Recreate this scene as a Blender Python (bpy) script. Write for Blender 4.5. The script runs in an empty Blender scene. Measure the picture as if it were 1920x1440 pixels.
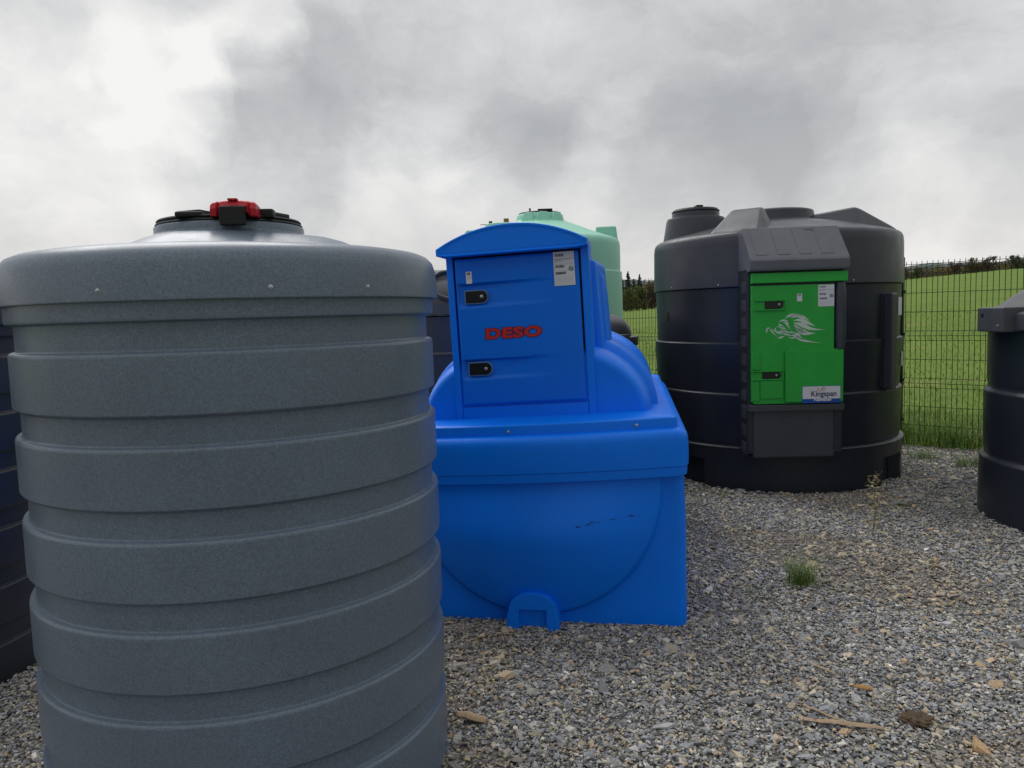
import bpy, bmesh, math, random
import numpy as np
from mathutils import Vector, Matrix, Euler
random.seed(7); RNG = np.random.default_rng(11)
S = bpy.context.scene; C = S.collection
PI = math.pi; R = math.radians

# ------------------------------------------------------------------ camera
cd = bpy.data.cameras.new('camera'); cam = bpy.data.objects.new('camera', cd); C.objects.link(cam)
cd.sensor_width = 36; cd.lens = 36*1442/1920; cd.clip_end = 5000; cd.clip_start = .05
cam.matrix_world = Matrix.Translation((0, 0, 1.5)) @ Matrix.Rotation(R(90-5.15), 4, 'X') @ Matrix.Rotation(R(-1.72), 4, 'Z')
S.camera = cam

# ------------------------------------------------------------------ sky, sun, exposure
SUN_EL, SUN_AZ = R(48), R(-32)          # azimuth from +Y towards +X
sdir = Vector((math.sin(SUN_AZ)*math.cos(SUN_EL), math.cos(SUN_AZ)*math.cos(SUN_EL), math.sin(SUN_EL)))
sl = bpy.data.lights.new('sun', 'SUN'); sl.energy = 1.5; sl.angle = R(40); sl.color = (1, .985, .96)
so = bpy.data.objects.new('sun', sl); C.objects.link(so); so.rotation_euler = sdir.to_track_quat('Z', 'Y').to_euler()
S.view_settings.view_transform = 'Standard'; S.view_settings.look = 'None'
S.view_settings.exposure = 0.0; S.view_settings.gamma = 1; S.view_settings.use_curve_mapping = False

def pxdir(x, y):                         # direction in the sky of a cloud seen in the photograph
    m = cam.matrix_world.to_3x3()
    return (m @ Vector(((x-960)/1442, (720-y)/1442, -1))).normalized()

W = bpy.data.worlds.new('World'); S.world = W; W.use_nodes = True
nt = W.node_tree; nt.nodes.clear(); N = nt.nodes; L = nt.links
def nd(t, **k):
    n = N.new(t)
    for a, b in k.items(): setattr(n, a, b)
    return n
def vm(op, a, b=None):
    n = nd('ShaderNodeVectorMath', operation=op)
    for i, v in enumerate((a, b)):
        if v is None: continue
        if hasattr(v, 'links'): L.new(v, n.inputs[i])
        else: n.inputs[i].default_value = v
    return n
def mt(op, a, b=None, c=None, cl=False):
    n = nd('ShaderNodeMath', operation=op, use_clamp=cl)
    for i, v in enumerate((a, b, c)):
        if v is None: continue
        if hasattr(v, 'links'): L.new(v, n.inputs[i])
        else: n.inputs[i].default_value = v
    return n.outputs[0]
tc = nd('ShaderNodeTexCoord'); D = vm('NORMALIZE', tc.outputs['Generated']).outputs[0]
sp = nd('ShaderNodeSeparateXYZ'); L.new(D, sp.inputs[0])
zz = mt('ADD', mt('MAXIMUM', sp.outputs[2], 0.0), .16)
cb = nd('ShaderNodeCombineXYZ'); L.new(mt('DIVIDE', sp.outputs[0], zz), cb.inputs[0]); L.new(mt('DIVIDE', sp.outputs[1], zz), cb.inputs[1])
def noise(vec, scale, det, rough=.55, dist=0., off=(0, 0, 0)):
    a = vm('ADD', vec, off).outputs[0]
    n = nd('ShaderNodeTexNoise'); n.inputs['Scale'].default_value = scale; n.inputs['Detail'].default_value = det
    n.inputs['Roughness'].default_value = rough; n.inputs['Distortion'].default_value = dist
    L.new(a, n.inputs['Vector']); return n
P0 = cb.outputs[0]
warp = noise(D, 5.5, 5, .6)
wv = vm('SCALE', vm('SUBTRACT', warp.outputs['Color'], (.5, .5, .5)).outputs[0]); wv.inputs['Scale'].default_value = .20
Dw = vm('NORMALIZE', vm('ADD', D, wv.outputs[0]).outputs[0]).outputs[0]
Ds = vm('MULTIPLY', D, (1, 1, 1.9)).outputs[0]
n1 = noise(Ds, 2.7, 9, .55, .25, (3.1, 1.7, 0)); n2 = noise(vm('ADD', Ds, wv.outputs[0]).outputs[0], 6.5, 9, .60, .5, (9.3, 4.4, 2)); n3 = noise(D, 1.1, 3, .5, 0, (4, 4, 4))
val = mt('ADD', mt('MULTIPLY', mt('SUBTRACT', n1.outputs['Fac'], .5), 1.0), mt('MULTIPLY', mt('SUBTRACT', n2.outputs['Fac'], .5), .70))
val = mt('ADD', val, mt('MULTIPLY', mt('SUBTRACT', n3.outputs['Fac'], .5), .3))
val = mt('ADD', val, .60)
BL = [  # cloud masses seen in the picture: px, py, angular radius deg, amount
    (30, 60, 6, .16), (440, 85, 4.5, .34), (290, 150, 5, .26), (250, 350, 6, .10), (370, 200, 3, .12), (150, 220, 8, .06), (120, 100, 7, -.06), (210, 320, 9, .14), (60, 380, 8, .05), (520, 400, 8, .12),
    (480, 260, 7, -.24), (610, 190, 6.5, -.17), (380, 285, 4, -.14), (700, 170, 6, -.14), (820, 150, 5, -.10), (560, 20, 6, -.10), (850, 90, 10, -.04), (440, 180, 3, -.12),
    (780, 345, 6, .20), (830, 240, 4, .10), (960, 260, 7, -.04), (1340, 335, 7, -.32), (1540, 310, 6, -.24), (930, 265, 5, -.22), (1150, 180, 10, -.05), (1720, 120, 12, -.08),
    (1200, 430, 9, .22), (1650, 375, 6, .20), (1780, 420, 6, .22), (1690, 388, 3, -.16), (1850, 330, 5, -.12), (1320, 60, 11, -.06), (1880, 50, 8, .04)]
for x, y, r, a in BL:
    d = pxdir(x, y)
    dt = vm('DOT_PRODUCT', Dw, tuple(d)).outputs['Value']
    mr = nd('ShaderNodeMapRange', interpolation_type='SMOOTHERSTEP')
    L.new(dt, mr.inputs[0]); mr.inputs[1].default_value = math.cos(R(r*1.25)); mr.inputs[2].default_value = 1; mr.inputs[3].default_value = 0; mr.inputs[4].default_value = a
    val = mt('ADD', val, mr.outputs[0])
cr = nd('ShaderNodeValToRGB'); L.new(val, cr.inputs[0]); e = cr.color_ramp.elements
e[0].position = .12; e[0].color = (.43, .44, .45, 1); e[1].position = 1.04; e[1].color = (.93, .92, .90, 1)
for p, c in ((.36, (.52, .53, .537, 1)), (.54, (.63, .637, .642, 1)), (.74, (.76, .757, .752, 1))):
    q = e.new(p); q.color = c
# warmer, paler band close to the horizon
hz = nd('ShaderNodeMapRange'); L.new(sp.outputs[2], hz.inputs[0]); hz.inputs[1].default_value = .0; hz.inputs[2].default_value = .22; hz.inputs[3].default_value = .42; hz.inputs[4].default_value = 0
m1 = nd('ShaderNodeMix', data_type='RGBA'); L.new(hz.outputs[0], m1.inputs['Factor']); L.new(cr.outputs[0], m1.inputs['A']); m1.inputs['B'].default_value = (.76, .725, .705, 1)
zr = nd('ShaderNodeMapRange', interpolation_type='SMOOTHSTEP'); L.new(sp.outputs[2], zr.inputs[0])   # an overcast sky brightens towards the zenith
zr.inputs[1].default_value = .42; zr.inputs[2].default_value = 1.0; zr.inputs[3].default_value = 10.0; zr.inputs[4].default_value = 15.0
# and is duller on the side away from the veiled sun
an = nd('ShaderNodeMapRange', interpolation_type='SMOOTHSTEP'); L.new(vm('DOT_PRODUCT', D, (-math.sin(SUN_AZ), -math.cos(SUN_AZ), 0)).outputs['Value'], an.inputs[0])
an.inputs[1].default_value = -.1; an.inputs[2].default_value = .8; an.inputs[3].default_value = 1.0; an.inputs[4].default_value = .68
sc = vm('SCALE', m1.outputs['Result']); L.new(mt('MULTIPLY', zr.outputs[0], an.outputs[0]), sc.inputs['Scale'])
sky = nd('ShaderNodeTexSky', sky_type='NISHITA'); sky.sun_disc = False; sky.sun_elevation = SUN_EL; sky.sun_rotation = SUN_AZ
m2 = nd('ShaderNodeMix', data_type='RGBA'); m2.inputs['Factor'].default_value = .96
L.new(sky.outputs[0], m2.inputs['A']); L.new(sc.outputs[0], m2.inputs['B'])
bg = nd('ShaderNodeBackground'); bg.inputs[1].default_value = .1; L.new(m2.outputs['Result'], bg.inputs[0])
wo = nd('ShaderNodeOutputWorld'); L.new(bg.outputs[0], wo.inputs[0])

# ------------------------------------------------------------------ materials
def mat(name, col, rough=.5, spec=.5, bump=0., bscale=60., speck=0., sscale=300., mott=0., mscale=3., metal=0., sss=0., dirt=0., dcol=(.25, .23, .2), coat=0.):
    m = bpy.data.materials.new(name); m.use_nodes = True
    n = m.node_tree.nodes; l = m.node_tree.links; b = n['Principled BSDF']
    b.inputs['Base Color'].default_value = (*col, 1); b.inputs['Roughness'].default_value = rough
    b.inputs['Specular IOR Level'].default_value = spec; b.inputs['Metallic'].default_value = metal
    b.inputs['Coat Weight'].default_value = coat
    if sss: b.inputs['Subsurface Weight'].default_value = sss; b.inputs['Subsurface Radius'].default_value = (.05, .08, .06); b.inputs['Subsurface Scale'].default_value = .3
    t = n.new('ShaderNodeTexCoord'); src = t.outputs['Object']
    def nz(s, d=4, r=.55):
        q = n.new('ShaderNodeTexNoise'); q.inputs['Scale'].default_value = s; q.inputs['Detail'].default_value = d; q.inputs['Roughness'].default_value = r
        l.new(src, q.inputs['Vector']); return q.outputs['Fac']
    def rg(v, lo, hi, a, c):
        q = n.new('ShaderNodeMapRange'); l.new(v, q.inputs[0]); q.inputs[1].default_value = lo; q.inputs[2].default_value = hi; q.inputs[3].default_value = a; q.inputs[4].default_value = c; return q.outputs[0]
    cur = None
    def mul(f):
        nonlocal cur
        q = n.new('ShaderNodeVectorMath'); q.operation = 'SCALE'
        if cur is None: q.inputs[0].default_value = col
        else: l.new(cur, q.inputs[0])
        l.new(f, q.inputs['Scale']); cur = q.outputs[0]
    if speck: mul(rg(nz(sscale, 2, .7), .36, .64, 1-speck, 1+speck)); mul(rg(nz(sscale*.28, 3, .6), .3, .7, 1-speck*.45, 1+speck*.45))
    if mott: mul(rg(nz(mscale, 5, .6), .3, .7, 1-mott, 1+mott))
    if dirt:
        a = rg(nz(mscale*1.7, 8, .68), .52, .78, 0, dirt); x = n.new('ShaderNodeMix'); x.data_type = 'RGBA'; l.new(a, x.inputs['Factor'])
        if cur is None: x.inputs['A'].default_value = (*col, 1)
        else: l.new(cur, x.inputs['A'])
        x.inputs['B'].default_value = (*dcol, 1); cur = x.outputs['Result']
    if cur is not None: l.new(cur, b.inputs['Base Color'])
    if mott or dirt: l.new(rg(nz(mscale*2.3, 6, .6), .3, .7, max(.05, rough-.07), rough+.1), b.inputs['Roughness'])
    if bump:
        q = n.new('ShaderNodeBump'); q.inputs['Strength'].default_value = bump; q.inputs['Distance'].default_value = .004
        l.new(nz(bscale, 3), q.inputs['Height']); l.new(q.outputs[0], b.inputs['Normal'])
    return m
M = {}
M['grey'] = mat('granite_grey_plastic', (.122, .157, .210), .32, .5, .10, 14, .26, 330, .10, 2.2, dirt=.10, dcol=(.17, .175, .18))
M['darkgrey'] = mat('dark_granite_plastic', (.022, .024, .028), .42, .45, .15, 14, .22, 300, .10, 2)
M['blue'] = mat('blue_plastic', (.0010, .182, .88), .38, .22, .16, 9, .05, 400, .07, 2.4, dirt=.10, dcol=(.01, .22, .82))
M['bluedoor'] = mat('blue_door_plastic', (.0008, .150, .74), .42, .22, .16, 9, .05, 400, .06, 2.4, dirt=.08, dcol=(.01, .16, .66))
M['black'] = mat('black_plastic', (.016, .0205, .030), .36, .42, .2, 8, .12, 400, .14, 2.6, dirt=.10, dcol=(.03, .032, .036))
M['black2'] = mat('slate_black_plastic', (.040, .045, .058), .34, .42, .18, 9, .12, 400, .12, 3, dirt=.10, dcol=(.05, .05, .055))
M['charcoal'] = mat('charcoal_plastic', (.060, .064, .073), .40, .42, .2, 9, .1, 400, .12, 3, dirt=.12, dcol=(.08, .08, .08))
M['slate'] = mat('skylit_canopy_plastic', (.085, .092, .110), .40, .42, .15, 9, .1, 400, .12, 3, dirt=.1, dcol=(.11, .11, .12))  # black plastic lightened: the sky's reflection on the slope is put into the colour
M['mint'] = mat('mint_plastic', (.29, .64, .50), .42, .4, .15, 8, .03, 300, .06, 2, sss=.12)
M['green'] = mat('green_plastic', (.014, .34, .04), .44, .4, .22, 16, .08, 400, .10, 5, dirt=.10, dcol=(.05, .28, .07))
M['greentrim'] = mat('green_gloss', (.014, .38, .045), .36, .4, .1, 20)
M['rubber'] = mat('black_rubber', (.007, .007, .008), .5, .35, .1, 60)
M['lock'] = mat('black_lock_plastic', (.008, .008, .009), .3, .4)
M['red'] = mat('red_plastic', (.46, .012, .022), .42, .35)
M['redprint'] = mat('red_print', (.50, .022, .022), .45, .3); M['navyprint'] = mat('navy_print', (.015, .01, .06), .5, .3)
M['white'] = mat('white_sticker', (.62, .63, .66), .5, .3, mott=.04); M['ink'] = mat('ink', (.02, .02, .025), .6, .2); M['inkgrey'] = mat('ink_grey', (.28, .29, .31), .6, .2)
M['lion'] = mat('silver_print', (.50, .60, .52), .45, .4); M['blueprint'] = mat('blue_print', (.01, .07, .34), .45, .3)
M['kblue'] = mat('slate_print', (.035, .05, .10), .5, .3); M['gold'] = mat('tan_print', (.42, .26, .14), .5, .3); M['gprint'] = mat('green_print', (.01, .13, .05), .5, .3)
M['steel'] = mat('screw_steel', (.48, .5, .52), .32, .5, metal=.9)
M['brown'] = mat('brown_fitting', (.30, .13, .04), .45, .4)
M['wire'] = mat('fence_coating', (.008, .014, .012), .45, .4); M['lidband'] = mat('grey_lid_edge', (.30, .31, .33), .4, .4)
M['wood'] = mat('dry_wood', (.36, .26, .17), .8, .2, .6, 90, .15, 120, .2, 14); M['bark'] = mat('bark', (.06, .045, .035), .9, .1, .8, 30)
M['bulgescuff'] = mat('scuff', (.003, .06, .30), .6, .3)
M['dirtclod'] = mat('soil', (.10, .075, .05), .95, .1, 1, 50, .3, 90)

# ------------------------------------------------------------------ helpers
def finish(name, bm, m, parent=None, ang=32, smooth=True, wp=None):
    if wp:
        for v in bm.verts: v.co = wp(v.co)
    bmesh.ops.recalc_face_normals(bm, faces=bm.faces[:])
    a = R(ang)
    if smooth:
        for f in bm.faces: f.smooth = True
        for ed in bm.edges:
            if len(ed.link_faces) == 2 and ed.calc_face_angle(0) > a: ed.smooth = False
    me = bpy.data.meshes.new(name); bm.to_mesh(me); bm.free()
    if isinstance(m, (list, tuple)):
        for k in m: me.materials.append(k)
    elif m: me.materials.append(m)
    o = bpy.data.objects.new(name, me); C.objects.link(o)
    if parent: o.parent = parent
    if smooth:
        wn = o.modifiers.new('weighted_normal', 'WEIGHTED_NORMAL'); wn.keep_sharp = True; wn.weight = 80
    return o
def raw(name, vs, fs, m, parent=None, smooth=False):
    me = bpy.data.meshes.new(name)
    vs = np.asarray(vs, 'f4'); fs = np.asarray(fs, 'i4'); k = fs.shape[1]
    me.vertices.add(len(vs)); me.vertices.foreach_set('co', vs.ravel())
    me.loops.add(fs.size); me.loops.foreach_set('vertex_index', fs.ravel())
    me.polygons.add(len(fs)); me.polygons.foreach_set('loop_start', np.arange(0, fs.size, k, dtype='i4'))
    me.polygons.foreach_set('loop_total', np.full(len(fs), k, 'i4'))
    me.polygons.foreach_set('use_smooth', np.full(len(fs), smooth))
    me.update(calc_edges=True); me.validate()
    if m: me.materials.append(m)
    o = bpy.data.objects.new(name, me); C.objects.link(o)
    if parent: o.parent = parent
    return o
def vcol(o, cols, npf):                   # per-face colours -> corner attribute
    a = o.data.color_attributes.new('tint', 'FLOAT_COLOR', 'CORNER')
    c = np.ones((len(cols), 4), 'f4'); c[:, :3] = cols
    a.data.foreach_set('color', np.repeat(c, npf, 0).ravel())
def thing(name, label, cat, loc=(0, 0, 0), rz=0., group=None):
    o = bpy.data.objects.new(name, None); C.objects.link(o); o.location = loc; o.rotation_euler = (0, 0, rz)
    o.empty_display_size = .1; return tag(o, label, cat, group)
def tag(o, label=None, cat=None, group=None, kind=None):
    for k, v in (('label', label), ('category', cat), ('group', group), ('kind', kind)):
        if v: o[k] = v
    return o
def loft(bm, rings, closed=True, cap0=True, cap1=True):
    vs = [[bm.verts.new(p) for p in r] for r in rings]; n = len(rings[0])
    for a, b in zip(vs, vs[1:]):
        for i in range(n if closed else n-1):
            j = (i+1) % n; bm.faces.new((a[i], a[j], b[j], b[i]))
    if cap0: bm.faces.new(vs[0][::-1])
    if cap1: bm.faces.new(vs[-1])
    return vs
def rev(prof, n=128, c=(0, 0), mod=None):
    """surface of revolution; prof = [(r,z)], optional mod(theta, r, z) -> (r, z)"""
    bm = bmesh.new(); rings = []
    for r, z in prof:
        ring = []
        for i in range(n):
            t = 2*PI*i/n; rr, z2 = (mod(t, r, z) if mod else (r, z))
            ring.append((c[0]+rr*math.cos(t), c[1]+rr*math.sin(t), z2))
        rings.append(ring)
    loft(bm, rings); return bm
def box(bm, x0, x1, y0, y1, z0, z1, bev=.0, seg=2, sh=None):
    b2 = bmesh.new()
    P = [(x0, y0, z0), (x1, y0, z0), (x1, y1, z0), (x0, y1, z0), (x0, y0, z1), (x1, y0, z1), (x1, y1, z1), (x0, y1, z1)]
    if sh: P = [sh(*p) for p in P]
    v = [b2.verts.new(p) for p in P]
    for f in ((3, 2, 1, 0), (4, 5, 6, 7), (0, 1, 5, 4), (1, 2, 6, 5), (2, 3, 7, 6), (3, 0, 4, 7)): b2.faces.new([v[i] for i in f])
    if bev: bmesh.ops.bevel(b2, geom=b2.edges[:], offset=bev, segments=seg, profile=.6, affect='EDGES', clamp_overlap=True)
    t = bpy.data.meshes.new('t'); b2.to_mesh(t); b2.free(); bm.from_mesh(t); bpy.data.meshes.remove(t)
def bx(name, dims, m, parent, bev=.006, wp=None, seg=2, sh=None):
    bm = bmesh.new(); box(bm, *dims, bev, seg, sh); return finish(name, bm, m, parent, wp=wp)
def prism(name, pts, y0, y1, m, parent, bev=0., wp=None, seg=2):
    """outline in the xz plane extruded along y"""
    bm = bmesh.new(); f = bm.faces.new([bm.verts.new((x, y0, z)) for x, z in pts])
    r = bmesh.ops.extrude_face_region(bm, geom=[f]); vs = [g for g in r['geom'] if isinstance(g, bmesh.types.BMVert)]
    bmesh.ops.translate(bm, verts=vs, vec=(0, y1-y0, 0))
    if bev:
        ed = [e_ for e_ in bm.edges if all(abs(v.co.y-y0) < 1e-6 for v in e_.verts)]
        bmesh.ops.bevel(bm, geom=ed, offset=bev, segments=seg, profile=.6, affect='EDGES')
    return finish(name, bm, m, parent, wp=wp)
def rrect(x0, x1, z0, z1, r, n=4, rr=None):
    p = []; rs = rr or (r, r, r, r)
    for (cx, cz, a, q) in ((x1, z1, 0, rs[0]), (x0, z1, 90, rs[1]), (x0, z0, 180, rs[2]), (x1, z0, 270, rs[3])):
        sx = -1 if a in (0, 270) else 1; sz = -1 if a in (0, 90) else 1
        for i in range(n+1):
            t = R(a+90*i/n); p.append((cx+sx*q+q*math.cos(t), cz+sz*q+q*math.sin(t)))
    return p
def ss(x, a, b):
    t = min(1, max(0, (x-a)/(b-a))); return t*t*(3-2*t)
def screw(parent, p, nrm=(0, -1, 0), r=.0065, wp=None, name='screw'):
    bm = bmesh.new(); q = Vector(nrm).to_track_quat('Z', 'Y').to_matrix().to_4x4(); T = Matrix.Translation(p) @ q
    rings = []
    for rr, z in ((r*1.25, -.002), (r*1.25, .001), (r*.95, .0015), (r*.85, .0045), (r*.4, .0055), (r*.35, .003)):
        rings.append([T @ Vector((rr*math.cos(2*PI*i/14), rr*math.sin(2*PI*i/14), z)) for i in range(14)])
    loft(bm, rings); return finish(name, bm, M['steel'], parent, wp=wp)
def tube(bm, pts, rad, n=6):
    pts = [Vector(p) for p in pts]; rings = []
    for i, p in enumerate(pts):
        d = (pts[min(i+1, len(pts)-1)]-pts[max(i-1, 0)]).normalized()
        a = d.orthogonal().normalized(); b = d.cross(a); r = rad[i] if isinstance(rad, (list, tuple)) else rad
        rings.append([p+a*r*math.cos(2*PI*k/n)+b*r*math.sin(2*PI*k/n) for k in range(n)])
    # keep frames aligned
    loft(bm, rings)
def text_mesh(name, s, size, sx, m, parent, loc, extr=.001, off=0., shear=0., rotm=None, space=1., wp=None, align='LEFT'):
    cu = bpy.data.curves.new('t', 'FONT'); cu.body = s; cu.size = size; cu.extrude = extr; cu.offset = off; cu.shear = shear; cu.space_character = space; cu.align_x = align; cu.resolution_u = 5
    o = bpy.data.objects.new('t', cu); C.objects.link(o); bpy.context.view_layer.update()
    me = bpy.data.meshes.new_from_object(o.evaluated_get(bpy.context.evaluated_depsgraph_get())); bpy.data.objects.remove(o); me.name = name
    for v in me.vertices:
        p = Vector((v.co.x*sx, -v.co.z, v.co.y))
        if rotm: p = rotm @ p
        p = p+Vector(loc); v.co = wp(p) if wp else p
    me.materials.clear(); me.materials.append(m)
    o = bpy.data.objects.new(name, me); C.objects.link(o); o.parent = parent; return o
def flat(bm, pts):                        # polygon list -> triangulated-safe face
    bm.faces.new([bm.verts.new(p) for p in pts])
def stroke(bm, pts, wid, y, m=None):
    """tapered flat brush stroke in the xz plane (a print)"""
    n = len(pts); Lp = []; Rp = []
    for i, (x, z) in enumerate(pts):
        a = pts[max(0, i-1)]; b = pts[min(n-1, i+1)]; dx, dz = b[0]-a[0], b[1]-a[1]; l_ = math.hypot(dx, dz) or 1
        w = wid[i]/2; Lp.append(bm.verts.new((x-dz/l_*w, y, z+dx/l_*w))); Rp.append(bm.verts.new((x+dz/l_*w, y, z-dx/l_*w)))
    for i in range(n-1): bm.faces.new((Lp[i], Lp[i+1], Rp[i+1], Rp[i]))

# ================================================================== SETTING
def terrain(x, y):
    s = (x-1.75)*.68+(y-10.5)*.733        # distance beyond the fence line
    k = ss(s, .2, 40)
    z = .068*x-.0012*y+.25*math.sin(x*.021)*math.sin(y*.013)
    return k*max(z, -4+z*.2)-.01+ .02*ss(s, .1, 1)
NX = 140; rr_ = [0]+[.6*1.075**i for i in range(118)]
vs = []; fs = []
for j, r in enumerate(rr_):
    for i in range(NX):
        t = 2*PI*i/NX; x = 2+r*math.cos(t); y = 9+r*math.sin(t); vs.append((x, y, terrain(x, y)))
for j in range(len(rr_)-1):
    for i in range(NX):
        a = j*NX+i; b = j*NX+(i+1) % NX; fs.append((a, b, b+NX, a+NX))
def ground_mat():
    m = bpy.data.materials.new('meadow'); m.use_nodes = True; n = m.node_tree.nodes; l = m.node_tree.links; b = n['Principled BSDF']
    g = n.new('ShaderNodeNewGeometry'); b.inputs['Roughness'].default_value = .9; b.inputs['Specular IOR Level'].default_value = .1
    def nz(s, d=5, st=(1, 1, 1)):
        mp = n.new('ShaderNodeMapping'); mp.inputs['Scale'].default_value = st; l.new(g.outputs['Position'], mp.inputs[0])
        q = n.new('ShaderNodeTexNoise'); q.inputs['Scale'].default_value = s; q.inputs['Detail'].default_value = d; l.new(mp.outputs[0], q.inputs['Vector']); return q.outputs['Fac']
    r = n.new('ShaderNodeValToRGB'); r.color_ramp.elements[0].position = .3; r.color_ramp.elements[0].color = (.095, .160, .030, 1); r.color_ramp.elements[1].position = .7; r.color_ramp.elements[1].color = (.175, .250, .046, 1)
    a = nz(.14, 8); c = nz(9, 4); x = n.new('ShaderNodeMix'); x.data_type = 'FLOAT'; x.inputs[0].default_value = .5; l.new(a, x.inputs[2]); l.new(c, x.inputs[3]); l.new(x.outputs[0], r.inputs[0])
    r2 = n.new('ShaderNodeValToRGB'); r2.color_ramp.elements[0].position = .60; r2.color_ramp.elements[1].position = .72; l.new(nz(.9, 6), r2.inputs[0])
    y = n.new('ShaderNodeMix'); y.data_type = 'RGBA'; l.new(r2.outputs[0], y.inputs['Factor']); l.new(r.outputs[0], y.inputs['A']); y.inputs['B'].default_value = (.24, .22, .08, 1)
    l.new(y.outputs['Result'], b.inputs['Base Color'])
    bp = n.new('ShaderNodeBump'); bp.inputs['Strength'].default_value = .8; bp.inputs['Distance'].default_value = .05; l.new(nz(22, 3), bp.inputs['Height']); l.new(bp.outputs[0], b.inputs['Normal'])
    return m
MG = ground_mat()
tag(raw('ground', vs, fs, MG, smooth=True), kind='structure')

def gravel_mat(vc):
    m = bpy.data.materials.new('gravel_stone' if vc else 'gravel_bed'); m.use_nodes = True; n = m.node_tree.nodes; l = m.node_tree.links; b = n['Principled BSDF']
    g = n.new('ShaderNodeNewGeometry'); b.inputs['Roughness'].default_value = .8; b.inputs['Specular IOR Level'].default_value = .25
    q = n.new('ShaderNodeTexNoise'); q.inputs['Scale'].default_value = 140; q.inputs['Detail'].default_value = 4; l.new(g.outputs['Position'], q.inputs['Vector'])
    if vc:
        a = n.new('ShaderNodeAttribute'); a.attribute_name = 'tint'
        mr = n.new('ShaderNodeMapRange'); l.new(q.outputs['Fac'], mr.inputs[0]); mr.inputs[1].default_value = .3; mr.inputs[2].default_value = .7; mr.inputs[3].default_value = .75; mr.inputs[4].default_value = 1.25
        s_ = n.new('ShaderNodeVectorMath'); s_.operation = 'SCALE'; l.new(a.outputs['Color'], s_.inputs[0]); l.new(mr.outputs[0], s_.inputs['Scale']); l.new(s_.outputs[0], b.inputs['Base Color'])
        bp = n.new('ShaderNodeBump'); bp.inputs['Strength'].default_value = .35; bp.inputs['Distance'].default_value = .002; l.new(q.outputs['Fac'], bp.inputs['Height']); l.new(bp.outputs[0], b.inputs['Normal'])
    else:
        v = n.new('ShaderNodeTexVoronoi'); v.inputs['Scale'].default_value = 75; l.new(g.outputs['Position'], v.inputs['Vector'])
        r = n.new('ShaderNodeValToRGB'); sp_ = n.new('ShaderNodeSeparateColor'); l.new(v.outputs['Color'], sp_.inputs[0]); l.new(sp_.outputs[0], r.inputs[0])
        e_ = r.color_ramp.elements; e_[0].color = (.09, .09, .09, 1); e_[1].color = (.36, .32, .26, 1); k = e_.new(.5); k.color = (.14, .14, .145, 1)
        l.new(r.outputs[0], b.inputs['Base Color'])
        bp = n.new('ShaderNodeBump'); bp.inputs['Strength'].default_value = 1; bp.inputs['Distance'].default_value = .012; bp.invert = True; l.new(v.outputs['Distance'], bp.inputs['Height']); l.new(bp.outputs[0], b.inputs['Normal'])
    return m
FA = Vector((1.75, 10.5, 0)); FD = Vector((.733, -.68, 0)); FN = Vector((.68, .733, 0))
# gravel yard: from well behind the camera up to just inside the fence
def yard_z(x, y): return .006*math.sin(x*1.3+.5)*math.sin(y*1.1)+.004*math.sin(x*3.1)*math.cos(y*2.7)
bm = bmesh.new(); rows = []
for i in range(61):
    t = -14+28*i/60; row = []
    for j in range(41):
        s = -.18-(j/40)**1.5*16 + (.05*math.sin(t*2.3)+.04*math.sin(t*5.1) if j == 0 else 0); p = FA+FD*t+FN*s; row.append(bm.verts.new((p.x, p.y, yard_z(p.x, p.y)+.006)))
    rows.append(row)
for a, b in zip(rows, rows[1:]):
    for j in range(40): bm.faces.new((a[j], b[j], b[j+1], a[j+1]))
tag(finish('gravel_yard', bm, gravel_mat(False)), kind='structure')

# far ridge
vs = []; fs = []
AZ = np.linspace(-60, 75, 120)
for i, a in enumerate(AZ):
    t = R(a); h = .036+.003*math.sin(a*.21)+.0022*math.sin(a*.9+1)+.0012*math.sin(a*2.3)+.001*math.sin(a*5.1); h += .00035*max(0, a-12)
    for d, k in ((700, -.02), (900, h*.75), (1000, h), (1300, h*.7), (1500, -.02)): vs.append((d*math.sin(t), d*math.cos(t), 1.5+d*k))
for i in range(len(AZ)-1):
    for j in range(4): a = i*5+j; fs.append((a, a+5, a+6, a+1))
M['ridge'] = mat('wooded_ridge', (.10, .13, .13), .95, .05, 1, .05, .35, .09, .25, .02)
tag(raw('hills', vs, fs, M['ridge'], smooth=True), kind='structure')

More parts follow.
